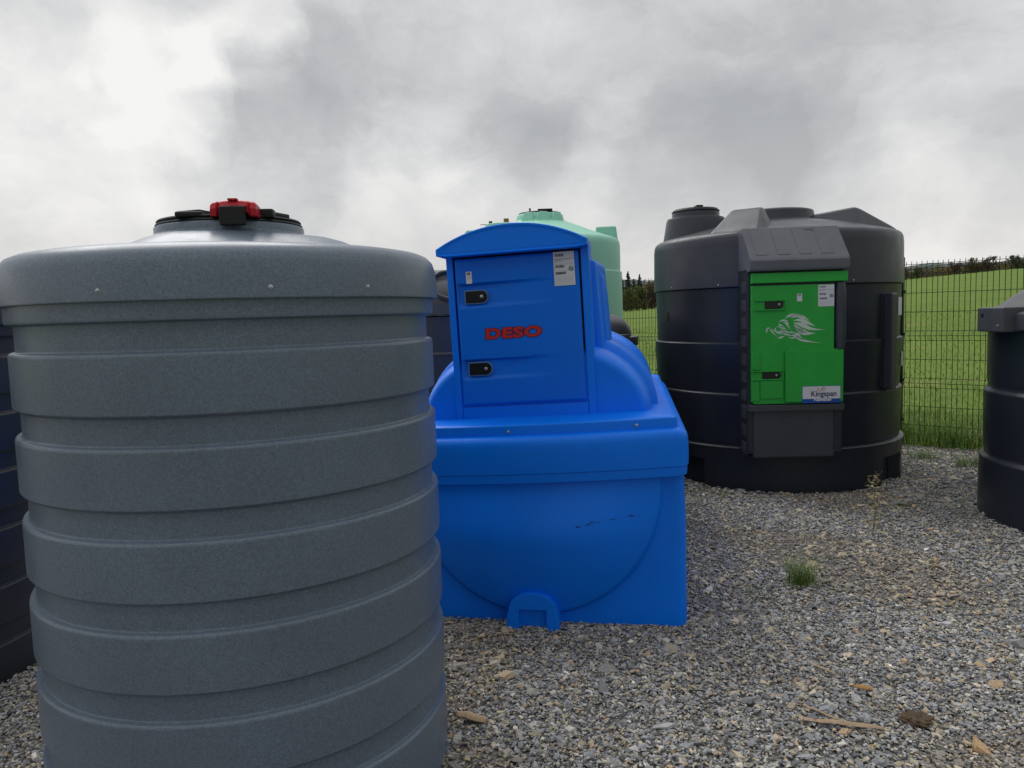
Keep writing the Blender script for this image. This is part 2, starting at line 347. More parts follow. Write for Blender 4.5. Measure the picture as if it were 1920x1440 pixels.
# ------------------------------------------------------------------ tanks
def ribbed_tank(name, label, loc, m, dz=0., rz=0.):
    T = thing(name, label, 'tank', loc, rz, None)
    Rb, Rr = .643, .624; prof = [(.60, 0), (Rb-.004, .0), (Rb, .012)]
    step = .2435; tops = [1.432+dz-step*k for k in range(6)][::-1]   # ledge (top of each broad band)
    for zt in tops:
        zb = zt-.162
        if zb > .03: prof += [(Rr, zb-.010), (Rr+.002, zb-.004), (Rb-.004, zb), (Rb, zb+.006)]
        prof += [(Rb, zt-.012), (Rb-.0008, zt-.007), (Rb-.0028, zt-.0030), (Rb-.006, zt-.0008), (Rb-.011, zt+.0006), (Rr+.002, zt+.0016), (Rr+.0003, zt+.004), (Rr, zt+.008)]
    prof += [(Rr, 1.505+dz), (Rr+.003, 1.509+dz), (Rb+.002, 1.513+dz), (Rb+.004, 1.52+dz), (Rb+.004, 1.58+dz), (.3, 1.60+dz)]
    finish('body', rev(prof, 192), m, T, ang=60)
    sk = .664
    lp = [(sk-.008, 1.563), (sk, 1.562), (sk+.001, 1.566), (sk-.001, 1.61), (sk-.004, 1.65), (sk-.012, 1.676), (sk-.028, 1.694), (sk-.052, 1.705), (sk-.085, 1.711),
          (.55, 1.709), (.52, 1.703), (.49, 1.700), (.45, 1.705), (.41, 1.720), (.37, 1.738), (.32, 1.757), (.27, 1.771), (.245, 1.777), (.236, 1.780), (.232, 1.786), (.232, 1.803), (.226, 1.809), (.20, 1.811)]
    def mod(t, r, z):
        if .25 < r < .56 and z > 1.7: z += .016*math.cos(4*t+.4)*math.sin((r-.25)/.31*PI)
        return r, z+dz
    finish('lid', rev(lp, 192, mod=mod), m, T, ang=50)
    return T
GT = ribbed_tank('grey_tank', 'large grey ribbed round plastic tank in the left foreground with red latch on top', (-.906, 2.559, 0), M['grey'])
def rel(T, p): return Vector(p)-T.location
for az in (-99, -63, -39):
    screw(GT, (.663*math.cos(R(az)), .663*math.sin(R(az)), 1.588), (math.cos(R(az)), math.sin(R(az)), 0), .0052)
# hatch on the grey tank
def hatch(T, z0, r, c=(0, 0), tabs=True, mm=None):
    mm = mm or M['rubber']
    H = finish('hatch_cover', rev([(r*.9, z0-.004), (r+.004, z0-.003), (r+.006, z0+.002), (r+.003, z0+.006), (r-.002, z0+.007), (r-.001, z0+.010), (r+.002, z0+.013), (r-.002, z0+.018), (r*.8, z0+.021), (.01, z0+.024)], 72, c), mm, T)
    return H
HC = hatch(GT, 1.810, .222)
bm = bmesh.new()
for a in (-108, 175, 100, 40, -20):
    b2 = bmesh.new(); box(b2, .10, .20, -.045, .045, 1.829, 1.845, .006)
    bmesh.ops.rotate(b2, verts=b2.verts, cent=(0, 0, 0), matrix=Matrix.Rotation(R(a), 3, 'Z')); t_ = bpy.data.meshes.new('t'); b2.to_mesh(t_); b2.free(); bm.from_mesh(t_); bpy.data.meshes.remove(t_)
finish('grip_rib', bm, M['rubber'], HC)
# red latch: curved bridge with thick ends, facing the camera, slightly right of the middle
RL = Matrix.Translation((.088, -.198, -.026)) @ Matrix.Rotation(R(8), 4, 'Z')
def rl(p): return RL @ Vector(p)
bm = bmesh.new()
rings = []
for i in range(25):
    x = -.066+.132*i/24; e_ = abs(x)/.066; top = 1.893-.010*e_**2-(.004 if e_ > .985 else 0); bot = 1.850+(.006 if e_ < .66 else -.006); fy = -.030-(.006 if e_ > .68 else 0)+(.004 if .64 < e_ < .70 else 0)
    rings.append([(x, fy, bot), (x, fy-.004, (bot+top)/2), (x, fy+.004, top-.004), (x, fy+.012, top), (x, .034, top-.003), (x, .040, bot)])
loft(bm, rings); finish('latch', bm, M['red'], GT, wp=rl)
bx('latch_tab', (-.016, .012, -.034, -.01, 1.890, 1.896), M['red'], GT, .002, wp=rl)
bx('bracket', (-.040, .036, -.048, -.03, 1.815, 1.872), M['rubber'], GT, .006, wp=rl, seg=3)
bx('hinge_block', (.045, .105, .03, .09, 1.846, 1.874), M['rubber'], GT, .008, wp=rl)
bx('hinge_block', (-.175, -.095, -.01, .07, 1.846, 1.862), M['rubber'], GT, .006, wp=rl)

DT = ribbed_tank('dark_tank', 'dark ribbed round tank at the far left edge, mostly hidden behind the grey tank', (-2.80, 3.32, 0), M['darkgrey'], -.04)
HC = hatch(DT, 1.77, .222)

# ------------------------------------------------------------------ blue tank
BT = thing('blue_tank', 'bright blue fuel tank with a barrel body and a front locker door lettered DESO', 'tank', (.10, 3.63, 0), R(-9))
TW = R(2.0); cT, sT = math.cos(TW), math.sin(TW)
def up(p):                                # the lid and locker sit a little askew on the body
    u, w = p[0], p[2]-.5; return Vector((u*cT-w*sT, p[1], .5+u*sT+w*cT))
def blend(p):
    k = ss(p[2], .30, .74); q = up(p); return Vector(p)*(1-k)+q*k
def boxloft(levels, depth, nf=150, rc=.045):
    """levels: (w, hw, v0, fn(u)->extra v)"""
    rings = []
    for w, hw, v0, fn in levels:
        ring = []
        for i in range(nf+1):
            # denser sampling near corners
            q = -1+2*i/nf; u = hw*math.sin(q*PI/2)*.35+hw*q*.65
            a = abs(u)-(hw-rc); c = rc-math.sqrt(max(rc*rc-a*a, 0)) if a > 0 else 0
            ring.append((u, v0+fn(u, w)*(1-(max(a, 0)/rc)**2*.2)+c, w))
        nb = 10
        for k in range(1, nb): ring.append((hw, v0+rc+(depth-rc)*k/nb, w))
        for k in range(0, nb+1): ring.append((hw-2*hw*k/nb, v0+depth-0*w, w))
        for k in range(nb-1, 0, -1): ring.append((-hw, v0+rc+(depth-rc)*k/nb, w))
        rings.append(ring)
    bm = bmesh.new(); loft(bm, rings); return bm
def bulge(u, w):
    x, z = (u+.005)/.612, (w-.70)/.655; q = x*x+z*z
    if q >= 1 or w > .70 and abs(x) >= 1: return 0
    e_ = math.sqrt(q); return -.026*ss(1-e_, 0, .030)-.118*(1-q**1.25)*(1-.55*ss(w, .42, .72))
lv = [(.0, .700, .006, bulge), (.006, .706, 0, bulge)]+[(.72*i/130, .706-.001*i/130, 0, bulge) for i in range(1, 131)]+[(.75, .68, .02, bulge)]
bm = boxloft(lv, 2.3); finish('body', bm, M['blue'], BT, wp=blend, ang=40)
def bow(u, w): return -.075*(1-(u/.74)**2)
lv = []
for w, o_ in ((.742, -.03), (.716, -.006), (.714, .006), (.717, .014), (.75, .017), (.757, .016), (.762, .022), (.80, .025), (.86, .026), (.893, .025), (.910, .021), (.924, .012), (.932, .0), (.936, -.014), (.938, -.04)):
    lv.append((w, .704+o_, -.022-o_, bow))
bm = boxloft(lv, 2.35, rc=.05); finish('shoulder_band', bm, M['blue'], BT, wp=up, ang=40)
lv = []
for w, o_ in ((.931, -.01), (.930, -.001), (.932, .001), (.975, .0), (.983, -.003), (.988, -.010), (.991, -.022), (.999, -.09), (1.002, -.18), (1.0, -.35)):
    lv.append((w, .684+o_, .0-o_*.9, bow))
bm = boxloft(lv, 2.3, rc=.03); LID = finish('lid', bm, M['blue'], BT, wp=up, ang=32)
def fv(u): return bow(u, 0)
for u, w in ((-.10, .957), (.497, .958), (-.62, .957)): screw(BT, up((u, fv(u)-.002, w)), (0, -1, 0), .0062)
# corrugated barrel top
rings = []; V = list(np.linspace(.13, .47, 44))+list(np.linspace(.49, 2.1, 110))+list(np.linspace(2.12, 2.22, 6))
def sgnp(c, p): return math.copysign(abs(c)**p, c)
for v in V:
    e_ = min(1, (v-.13)/.16); s_ = math.sqrt(1-(1-e_)**2); a = .525+.055*s_; b = .335+.062*s_; g0 = ss(v, .33, .36); a += .034*ss(v, .40, .46)-.012*g0*(1-ss(v, .40, .43)); b += .040*ss(v, .40, .46)-.014*g0*(1-ss(v, .40, .43))
    if v > .47:
        ph = ((v-.47) % .24)/.24; g = 1-ss(ph, .60, .70)*(1-ss(ph, .88, .98)); a -= .036*(1-g); b -= .044*(1-g)
    if v > 2.1: k = (v-2.1)/.12; a -= .2*k*k; b -= .16*k*k
    rings.append([(a*sgnp(math.cos(t), .92), v, .975+b*sgnp(math.sin(t), .92)) for t in np.linspace(0, PI, 61)])
bm = bmesh.new(); loft(bm, rings, closed=False, cap0=False, cap1=False)
f0 = [v for v in bm.verts if abs(v.co.y-.13) < 1e-5]; bm.faces.new(f0); f1 = [v for v in bm.verts if abs(v.co.y-2.22) < 1e-5]; bm.faces.new(f1)
finish('barrel_top', bm, M['blue'], BT, wp=up, ang=50)
# locker
cx = -.037; hw = .350
bx('locker_post', (cx-hw, -.353, .118, .34, .995, 1.83), M['blue'], BT, .008, wp=up)
bx('locker_post', (.273, cx+hw, .118, .34, .995, 1.83), M['blue'], BT, .008, wp=up)
bx('locker_sill', (-.353, .273, .121, .34, .990, 1.058), M['blue'], BT, .006, wp=up)
bx('locker_housing', (cx-hw+.004, cx+hw-.004, .22, .46, .985, 1.80), M['blue'], BT, .012, wp=up)
def rb(x, y, z):
    k = (1.76-z)/.76; s_ = 1 if x > 0 else -1
    return (cx+s_*(.375+.022*(y-.3)/.4+.03*k), y+.10*k*(1 if y > .5 else 0), z)
bx('locker_rear', (-.4, .4, .30, .80, 1.0, 1.755), M['blue'], BT, .035, wp=up, seg=4, sh=rb)
def rb2(x, y, z):
    k = (1.70-z)/.7; s_ = 1 if x > 0 else -1
    return (cx+s_*(.400+.03*k), y+.12*k*(1 if y > .6 else 0), z)
bx('locker_rear', (-.4, .4, .46, .95, 1.0, 1.70), M['blue'], BT, .04, wp=up, seg=4, sh=rb2)
# canopy: arched roof
pts = []; ch = .366; cc = -.052
for i in range(33):
    q = -1+2*i/32; pts.append((cc+ch*q, 1.838+.098*(1-abs(q)**2.1)))
outl = [(cc-ch, 1.806)]+pts+[(cc+ch, 1.806), (cc+ch-.05, 1.798), (cc-ch+.05, 1.798)]
bm = bmesh.new(); rings = []
for v, ins in ((.052, .022), (.044, .010), (.045, .003), (.056, 0), (.40, .0), (.44, .006), (.47, .04)):
    rg_ = []
    for u, w in outl:
        uu = u-math.copysign(min(ins, abs(u-cc)), u-cc) if abs(u-cc) > ch*.9 else u
        ww = w-ins if w > 1.82 else w+ins*.5
        rg_.append((uu, v, ww))
    rings.append(rg_)
loft(bm, rings); finish('canopy', bm, M['blue'], BT, wp=up, ang=40)
# door: one slab with two pressed grooves that fade to the right
def door_v(u, w):
    d = 0
    for zt, zb, x1 in ((1.664, 1.560, .20), (1.292, 1.205, .19)):
        k = 1-ss(u, -.22, x1); k *= ss(u, -.345, -.315)
        sl_ = (u+.3)*.01
        d += .022*k*ss(w, zb-.012+sl_, zb+.004+sl_)*(1-ss(w, zt-.008+sl_, zt+.004+sl_))*(.45+.55*ss(w, zb-.02, zt))
    e_ = min(u+.343, .263-u, w-1.068, 1.788-w)
    return .113+d+.006*(1-min(1, max(0, e_)/.010))**2
nu, nw = 90, 110; bm = bmesh.new(); g = []
for j in range(nw+1):
    w = 1.068+(1.788-1.068)*j/nw; g.append([bm.verts.new((-.343+.606*i/nu, door_v(-.343+.606*i/nu, w), w)) for i in range(nu+1)])
for j in range(nw):
    for i in range(nu): bm.faces.new((g[j][i], g[j][i+1], g[j+1][i+1], g[j+1][i]))
bd = [e_ for e_ in bm.edges if len(e_.link_faces) == 1]; r_ = bmesh.ops.extrude_edge_only(bm, edges=bd)
for v in r_['geom']:
    if isinstance(v, bmesh.types.BMVert): v.co.y = .16
DOOR = finish('door', bm, M['bluedoor'], BT, wp=up, ang=38)
bx('door_recess', (-.352, .272, .165, .17, 1.059, 1.80), M['rubber'], BT, 0, wp=up)
def lock(x0, x1, z0, z1, v, parent, wp, rimmat):
    r = (z1-z0)/2-.001
    prism('lock_frame', rrect(x0-.005, x1+.005, z0-.005, z1+.005, .0, rr=(r+.003, .004, .004, r+.003), n=8), v-.003, v+.03, rimmat, parent, .0015, wp)
    L_ = prism('lock', rrect(x0, x1, z0, z1, 0, rr=(r, .002, .002, r), n=8), v-.006, v+.03, M['lock'], parent, .002, wp)
    screw(L_, wp((x1-.028, v-.006, (z0+z1)/2)), (0, -1, 0), .0065, name='keyhole')
M['rim'] = mat('lock_rim', (.10, .20, .42), .35, .5)
lock(-.298, -.190, 1.572, 1.630, .116, DOOR, up, M['rim']); lock(-.303, -.192, 1.218, 1.277, .116, DOOR, up, M['rim'])
for nm, m_, off_, y_ in (('lettering_outline', M['navyprint'], .0058, .1118), ('lettering', M['redprint'], .0034, .1108)):
    text_mesh(nm, 'DESO', .067, 1.55, m_, DOOR, (-.214, y_, 1.394), extr=.0006, off=off_, shear=.05, space=1.10, wp=up)
def label_sheet(x0, x1, z0, z1, y, parent, wp, kind):
    sh = prism('sticker', rrect(x0, x1, z0, z1, .001, 1), y-.0008, y+.0006, M['white'], parent, 0, wp)
    w, h = x1-x0, z1-z0; bm = bmesh.new(); bg_ = bmesh.new(); rnd = random.Random(int(x0*1e4))
    def bar(b, a, c, d, f): flat(b, [wp((x0+w*a, y-.0016, z0+h*d)), wp((x0+w*c, y-.0016, z0+h*d)), wp((x0+w*c, y-.0016, z0+h*f)), wp((x0+w*a, y-.0016, z0+h*f))])
    def code(a, c, d, f):
        q = a
        while q < c-.01:
            k = rnd.choice((.008, .012, .02)); bar(bm, q, min(c, q+k), d, f); q += k+rnd.choice((.008, .012, .018))
    def line(b, a, c, d, f):
        q = a
        while q < c:
            k = rnd.uniform(.02, .07); bar(b, q, min(c, q+k), d, f); q += k+.018
    if kind == 0:
        code(.08, .50, .86, .94); line(bm, .06, .97, .775, .79); line(bm, .06, .42, .73, .742); line(bg_, .06, .2, .69, .70)
        bar(bg_, .03, .97, .635, .639); code(.08, .52, .53, .61); bar(bg_, .03, .97, .45, .454); code(.08, .58, .33, .41)
        for d in (.25, .19, .15, .10): line(bg_, .06, .9, d, d+.008)
        bar(bg_, .03, .97, .03, .034)
        bm2 = bmesh.new(); c_ = (x0+w*.83, z0+h*.49); r1 = w*.115
        for ra, rb_ in ((r1, r1*.62), (r1*.34, 0)):
            for i in range(20):
                if ra == r1 and i in (3, 13): continue
                t, t2 = 2*PI*i/20, 2*PI*(i+1)/20
                q = [wp((c_[0]+r*math.cos(a), y-.0018, c_[1]+r*math.sin(a))) for r, a in ((ra, t), (ra, t2), (rb_+1e-5, t2), (rb_+1e-5, t))]; flat(bm2, q)
        finish('emblem', bm2, M['gprint'], sh)
    else:
        for a, c in ((.18, .26), (.32, .38), (.44, .50), (.58, .74)): bar(bm, a, c, .72, .94)
        line(bg_, .2, .8, .55, .57); line(bg_, .2, .9, .45, .47)
    finish('print', bm, M['ink'], sh, smooth=False); finish('fine_print', bg_, M['inkgrey'], sh, smooth=False)
label_sheet(.143, .243, 1.626, 1.787, .1105, DOOR, up, 0); label_sheet(-.289, -.260, 1.667, 1.725, .1115, DOOR, up, 1)
# scuffs on the round end
bm = bmesh.new(); rnd = random.Random(3)
for i in range(26):
    u = .18+.30*rnd.random()**1.1; w = .512+.13*(u-.2)+rnd.gauss(0, .003)
    l_ = rnd.uniform(.005, .03); h_ = rnd.uniform(.0008, .0026)*(1.6 if u < .28 else 1)
    q = [blend((a, bulge(a, b)-.0012, b)) for a, b in ((u, w), (u+l_, w+.002), (u+l_*1.1, w+.002+h_), (u+l_*.3, w+h_*1.3))]; flat(bm, q)
tag(finish('scuff_mark', bm, M['bulgescuff'], BT, smooth=False), kind='stuff')
# outlet boss (arch with two feet)
oc = -.020
out = [(oc-.128, -.03), (oc-.126, .06), (oc-.118, .095)]+[(oc+.118*math.cos(t), .095+.092*math.sin(t)) for t in np.linspace(PI*.93, PI*.07, 15)]+[(oc+.118, .095), (oc+.126, .06), (oc+.128, -.03), (oc+.064, -.03), (oc+.064, .103), (oc-.064, .103), (oc-.064, -.03)]
FT = prism('outlet_boss', out, -.106, .06, M['blue'], BT, .008)
prism('outlet_recess', [(oc-.07, 0), (oc+.07, 0), (oc+.07, .11), (oc-.07, .11)], -.075, -.01, M['blue'], BT, 0)

# ------------------------------------------------------------------ black fuel tank with green door
KT = thing('black_tank', 'big black round fuel station tank with a bright green locker door', 'tank', (2.42, 7.10, 0))
nots = [(R(a), .17) for a in (-47, -150, 40, 130)]
def kmod(t, r, z):
    if z < .30 and r > .9:
        for a, w_ in nots:
            d = abs((t-a+PI) % (2*PI)-PI)
            if z < .24 and d < w_: return r-.085, z
    return r, z
pr = [(1.0, 0), (1.072, 0), (1.074, .02), (1.074, .12), (1.075, .235), (1.076, .245), (1.078, .33), (1.085, .345), (1.087, .360), (1.078, .370), (1.052, .376), (1.056, .40), (1.062, .60), (1.066, .785), (1.064, .796), (1.055, .803), (1.047, .806), (1.046, .82),
      (1.058, 1.0), (1.068, 1.20), (1.066, 1.212), (1.056, 1.219), (1.045, 1.222), (1.045, 1.24), (1.050, 1.45), (1.054, 1.655), (1.06, 1.664), (.9, 1.666)]
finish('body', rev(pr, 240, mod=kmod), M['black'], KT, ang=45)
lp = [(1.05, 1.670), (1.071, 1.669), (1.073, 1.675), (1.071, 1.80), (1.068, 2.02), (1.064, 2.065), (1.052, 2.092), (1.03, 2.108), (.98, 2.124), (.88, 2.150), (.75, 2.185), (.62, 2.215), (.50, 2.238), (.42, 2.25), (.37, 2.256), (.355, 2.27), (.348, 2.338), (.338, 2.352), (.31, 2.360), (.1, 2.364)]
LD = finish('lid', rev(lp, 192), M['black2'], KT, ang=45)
for az in (-22, -75, -132, -160): screw(KT, (1.071*math.cos(R(az)), 1.071*math.sin(R(az)), 1.69), (math.cos(R(az)), math.sin(R(az)), 0), .008)
# four buttresses on the lid
for az in (-30, -126, 58, 148):
    bm = bmesh.new(); rings = []
    for r, zt, wt, wb, zb in ((.30, 2.300, .05, .13, 2.20), (.36, 2.302, .05, .14, 2.18), (.42, 2.306, .065, .15, 2.17), (.66, 2.326, .115, .22, 2.13), (.69, 2.326, .12, .235, 2.12), (.715, 2.318, .125, .245, 2.12), (.75, 2.298, .13, .26, 2.10), (.98, 2.140, .185, .28, 2.07), (1.015, 2.112, .19, .26, 2.05), (1.035, 2.085, .19, .25, 2.03)):
        h = zt-zb; lim = math.sqrt(max(.001, 1.052**2-r*r)) if r < 1.05 else .03; wb = min(wb, lim); wt = min(wt, lim*.75); zb = min(zb, 2.07) if r > .8 else zb; rings.append([(r, -wb, zb), (r, -wt-.018, zt-.02), (r, -wt-.006, zt-.005), (r, -wt+.014, zt), (r, wt-.014, zt), (r, wt+.006, zt-.005), (r, wt+.018, zt-.02), (r, wb, zb)])
    loft(bm, rings); bmesh.ops.rotate(bm, verts=bm.verts, cent=(0, 0, 0), matrix=Matrix.Rotation(R(az), 3, 'Z'))
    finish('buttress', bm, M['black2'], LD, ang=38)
nc = (-.70, .02)
NK = finish('neck', rev([(.30, 2.08), (.285, 2.16), (.262, 2.30), (.252, 2.32), (.215, 2.328), (.212, 2.335), (.210, 2.372), (.20, 2.376)], 64, nc), M['black2'], KT, ang=40)
HK = finish('hatch_cover', rev([(.18, 2.376), (.212, 2.376), (.214, 2.383), (.206, 2.387), (.203, 2.394), (.19, 2.404), (.02, 2.412)], 64, nc), M['rubber'], KT)
bx('grip', (nc[0]-.03, nc[0]+.03, nc[1]-.16, nc[1]-.02, 2.40, 2.425), M['rubber'], HK, .006)
# locker
CR = Matrix.Translation((-.23, -1.22, 0)) @ Matrix.Rotation(R(-2.5), 4, 'Z') @ Matrix.Translation((.23, 1.22, 0))
def kw(p): return CR @ Vector(p)
bx('locker_body', (-.598, .128, -1.185, -.70, .36, 1.80), M['black'], KT, .012, wp=kw)
bm = bmesh.new(); rings = []
for x in (-.598, -.592, -.575, .118, .136, .142):
    i_ = .012 if x in (-.598, .142) else (.003 if x in (-.592, .136) else 0)
    pf = [(-.80, 2.10), (-1.00, 2.118), (-1.015, 2.115), (-1.262, 1.868), (-1.276, 1.846), (-1.278, 1.79), (-1.27, 1.772), (-1.25, 1.768), (-.80, 1.768)]
    c_ = (-1.05, 1.93)
    rings.append([(x, c_[0]+(y-c_[0])*(1-i_*2), c_[1]+(z-c_[1])*(1-i_*2)) for y, z in pf])
loft(bm, rings); CN = finish('canopy', bm, M['slate'], KT, wp=kw, ang=30)
for k in range(4):                        # raised pads on the sloping roof
    x0 = -.545+.163*k; sl_ = lambda x, y, z: (x, y, z)
    def pw(p):
        x, y, z = p; t = z; base = Vector((x, -1.018-.240*t, 2.112-.241*t)); n_ = Vector((0, -.708, .706)); return kw(base+n_*(-y))
    prism('pad', rrect(x0, x0+.092, .03, .92, .0, rr=(.02, .02, .02, .02)), -.0035, .004, M['slate'], CN, .0015, wp=pw)
gz = lambda X, Y: (-.575+(X-150)*.00084, 1.757-(Y-95)*.00081)
prism('door_header', [gz(150, 95), gz(1005, 95), gz(1005, 190), gz(150, 190)][::-1], -1.236, -1.17, M['greentrim'], KT, .008, kw)
GD = prism('door', [gz(*p) for p in ((150, 212), (892, 212), (892, 822), (972, 822), (972, 1335), (130+45, 1335), (150, 1310), (150, 825), (150, 800))][::-1], -1.220, -1.15, M['green'], KT, .008, kw)
prism('door_panel', [gz(*p) for p in ((445, 832), (968, 832), (968, 1316), (445, 1316))][::-1], -1.243, -1.215, M['green'], GD, .008, kw)
prism('door_panel', [gz(*p) for p in ((152, 835), (222, 835), (222, 1005), (152, 1005))][::-1], -1.234, -1.215, M['green'], GD, .007, kw)
prism('door_panel', [gz(*p) for p in ((225, 1110), (432, 1110), (432, 1282), (225, 1282))][::-1], -1.230, -1.215, M['green'], GD, .008, kw)
prism('door_panel', [gz(*p) for p in ((152, 1112), (218, 1112), (218, 1300), (152, 1300))][::-1], -1.229, -1.215, M['green'], GD, .007, kw)
# recess frames round the locks
for (X0, Y0, X1, Y1) in ((180, 345, 456, 446), (152, 1012, 436, 1106)):
    a = gz(X0, Y1); b = gz(X1, Y0); t_ = .010
    bm = bmesh.new(); box(bm, a[0], b[0], -1.233, -1.215, b[1]-t_, b[1], .003); box(bm, a[0], b[0], -1.233, -1.215, a[1], a[1]+t_, .003); box(bm, b[0]-t_, b[0]-.0005, -1.2325, -1.215, a[1]+t_, b[1]-t_, .003)
    finish('lock_surround', bm, M['green'], GD, wp=kw)
for (X0, Y0, X1, Y1) in ((275, 352, 428, 430), (252, 1027, 405, 1090)):
    a = gz(X0, Y1); b = gz(X1, Y0); lock(a[0], b[0], a[1], b[1], -1.222, GD, kw, M['rubber'])
bm = bmesh.new()
a = gz(905, 825); b = gz(995, 205); rings = []
for z in np.linspace(a[1], b[1], 8):
    k = 1 if a[1]+.001 < z < b[1]-.001 else .8
    rings.append([((a[0]+b[0])/2+.040*k*math.cos(t), -1.19-.055*k*abs(math.sin(t))**.5*(1 if math.sin(t) > 0 else 0), z) for t in np.linspace(0, 2*PI, 24, endpoint=False)])
loft(bm, rings); finish('grab_post', bm, M['black2'], KT, wp=kw)
bx('locker_ledge', (-.600, .128, -1.232, -1.0, .694, .748), M['black2'], KT, .012, wp=kw)
BB = bx('pump_box', (-.560, .066, -1.195, -.90, .325, .70), M['black2'], KT, .018, wp=kw, seg=3)
for d_ in ((-.335, -.125, .647, .651), (-.335, -.125, .577, .581), (-.337, -.333, .581, .647), (-.127, -.123, .581, .647)):
    bx('embossed_frame', (d_[0], d_[1], -1.198, -1.19, d_[2], d_[3]), M['black2'], BB, .001, wp=kw)
for k in range(10):
    z = 1.70-.14*k; bx('side_rib', (-.604, -.59, -1.16, -1.02, z-.09, z), M['black2'], KT, .004, wp=kw)
# lion mark on the door, traced as tapered strokes
y_ = -1.2212
def stk(bm, P_, Wd): stroke(bm, [gz(*p) for p in P_], [w_*.00083 for w_ in Wd], y_)
def curve(P_, n=10):
    out = []; 
    for k in range(len(P_)-1):
        p0 = P_[max(0, k-1)]; p1 = P_[k]; p2 = P_[k+1]; p3 = P_[min(len(P_)-1, k+2)]
        for i in range(n):
            t = i/n; out.append(tuple(.5*((2*p1[j])+(-p0[j]+p2[j])*t+(2*p0[j]-5*p1[j]+4*p2[j]-p3[j])*t*t+(-p0[j]+3*p1[j]-3*p2[j]+p3[j])*t**3) for j in (0, 1)))
    out.append(P_[-1]); return out
def bstk(bm, P_, wmax, a=.25, w0=.08, w1=.05):
    q = curve(P_); n = len(q); ws = []
    for i in range(n):
        t = i/(n-1); ws.append(wmax*(w0+(1-w0)*ss(t, 0, a) if t < a else w1+(1-w1)*(1-ss(t, a, 1))))
    stk(bm, q, ws)
bm = bmesh.new()
for P_, w_, a_ in (
    ([(445, 530), (480, 503), (530, 490), (575, 500)], 22, .5), ([(500, 525), (560, 505), (620, 520), (670, 552)], 30, .5), ([(470, 520), (520, 498), (580, 497), (640, 530)], 20, .4),
    ([(520, 545), (590, 545), (660, 575), (725, 608)], 40, .45), ([(525, 565), (600, 590), (690, 630), (805, 640)], 40, .40), ([(530, 590), (580, 640), (640, 668), (722, 672)], 50, .5), ([(532, 570), (565, 620), (610, 655), (660, 672)], 36, .5),
    ([(392, 560), (410, 548), (440, 542), (470, 552), (478, 580)], 16, .5), ([(392, 565), (400, 585), (420, 588), (432, 600)], 16, .5), ([(430, 560), (455, 565), (476, 585), (470, 605)], 20, .5), ([(425, 590), (440, 612), (455, 620)], 10, .5),
    ([(455, 580), (480, 600), (500, 632)], 14, .4), ([(365, 610), (395, 600), (430, 618), (490, 632)], 10, .5), ([(378, 630), (362, 622), (368, 606)], 12, .5),
    ([(395, 615), (440, 640), (500, 660), (545, 650)], 12, .5), ([(410, 640), (440, 665), (480, 680), (530, 690)], 14, .5), ([(375, 642), (400, 650), (428, 655), (408, 668)], 20, .5),
    ([(330, 618), (302, 610), (285, 625), (280, 655)], 13, .5), ([(300, 632), (285, 645), (288, 658)], 10, .5), ([(308, 622), (330, 640), (355, 670), (390, 700)], 12, .4), ([(320, 620), (360, 640), (400, 668), (440, 675)], 12, .4), ([(385, 708), (420, 700), (460, 682)], 18, .3),
    ([(470, 690), (510, 712), (560, 700), (580, 690)], 12, .5), ([(490, 690), (540, 690), (600, 730), (680, 750), (772, 764)], 28, .35), ([(540, 665), (560, 680), (590, 715), (640, 740)], 34, .35), ([(500, 640), (520, 660), (545, 665)], 12, .5)):
    bstk(bm, P_, w_, a_)
finish('emblem', bm, M['lion'], GD, wp=kw, smooth=False)
a = gz(745, 422); b = gz(888, 220); label_sheet(a[0], b[0], a[1], b[1], -1.2212, GD, kw, 0)
a = gz(557, 368); b = gz(602, 296); label_sheet(a[0], b[0], a[1], b[1], -1.2212, GD, kw, 1)
# maker's plate
a = gz(600, 1326); b = gz(938, 1172)
PL = prism('plate', rrect(a[0]-.003, b[0]+.003, a[1]-.003, b[1]+.003, .008), -1.2455, -1.2425, M['blueprint'], GD, 0, kw)
prism('plate_face', rrect(a[0], b[0], gz(0, 1290)[1], b[1], .0, rr=(.006, .006, .0001, .0001)), -1.2465, -1.2454, M['white'], PL, 0, kw)
text_mesh('lettering', 'Kingspan', .058, .93, M['kblue'], PL, (gz(674, 0)[0], -1.2475, gz(0, 1266)[1]), .0004, .0012, wp=kw)
text_mesh('lettering', 'FuelMaster', .030, 1.0, M['white'], PL, (gz(700, 0)[0], -1.2472, gz(0, 1311)[1]), .0004, .0012, wp=kw)
bm = bmesh.new()
for P_, w_ in (([(765, 1190), (790, 1183), (812, 1200)], 6), ([(760, 1196), (785, 1196), (808, 1212)], 6), ([(755, 1200), (775, 1208), (800, 1222)], 6), ([(750, 1188), (735, 1196), (738, 1206)], 5), ([(720, 1214), (740, 1208), (755, 1222), (775, 1228)], 5)):
    q = curve([gz(*p) for p in P_], 5); stroke(bm, q, [w_*.0009*math.sin(PI*(i+.6)/(len(q)+.2)) for i in range(len(q))], -1.2472)
finish('emblem', bm, M['gold'], PL, wp=kw, smooth=False)
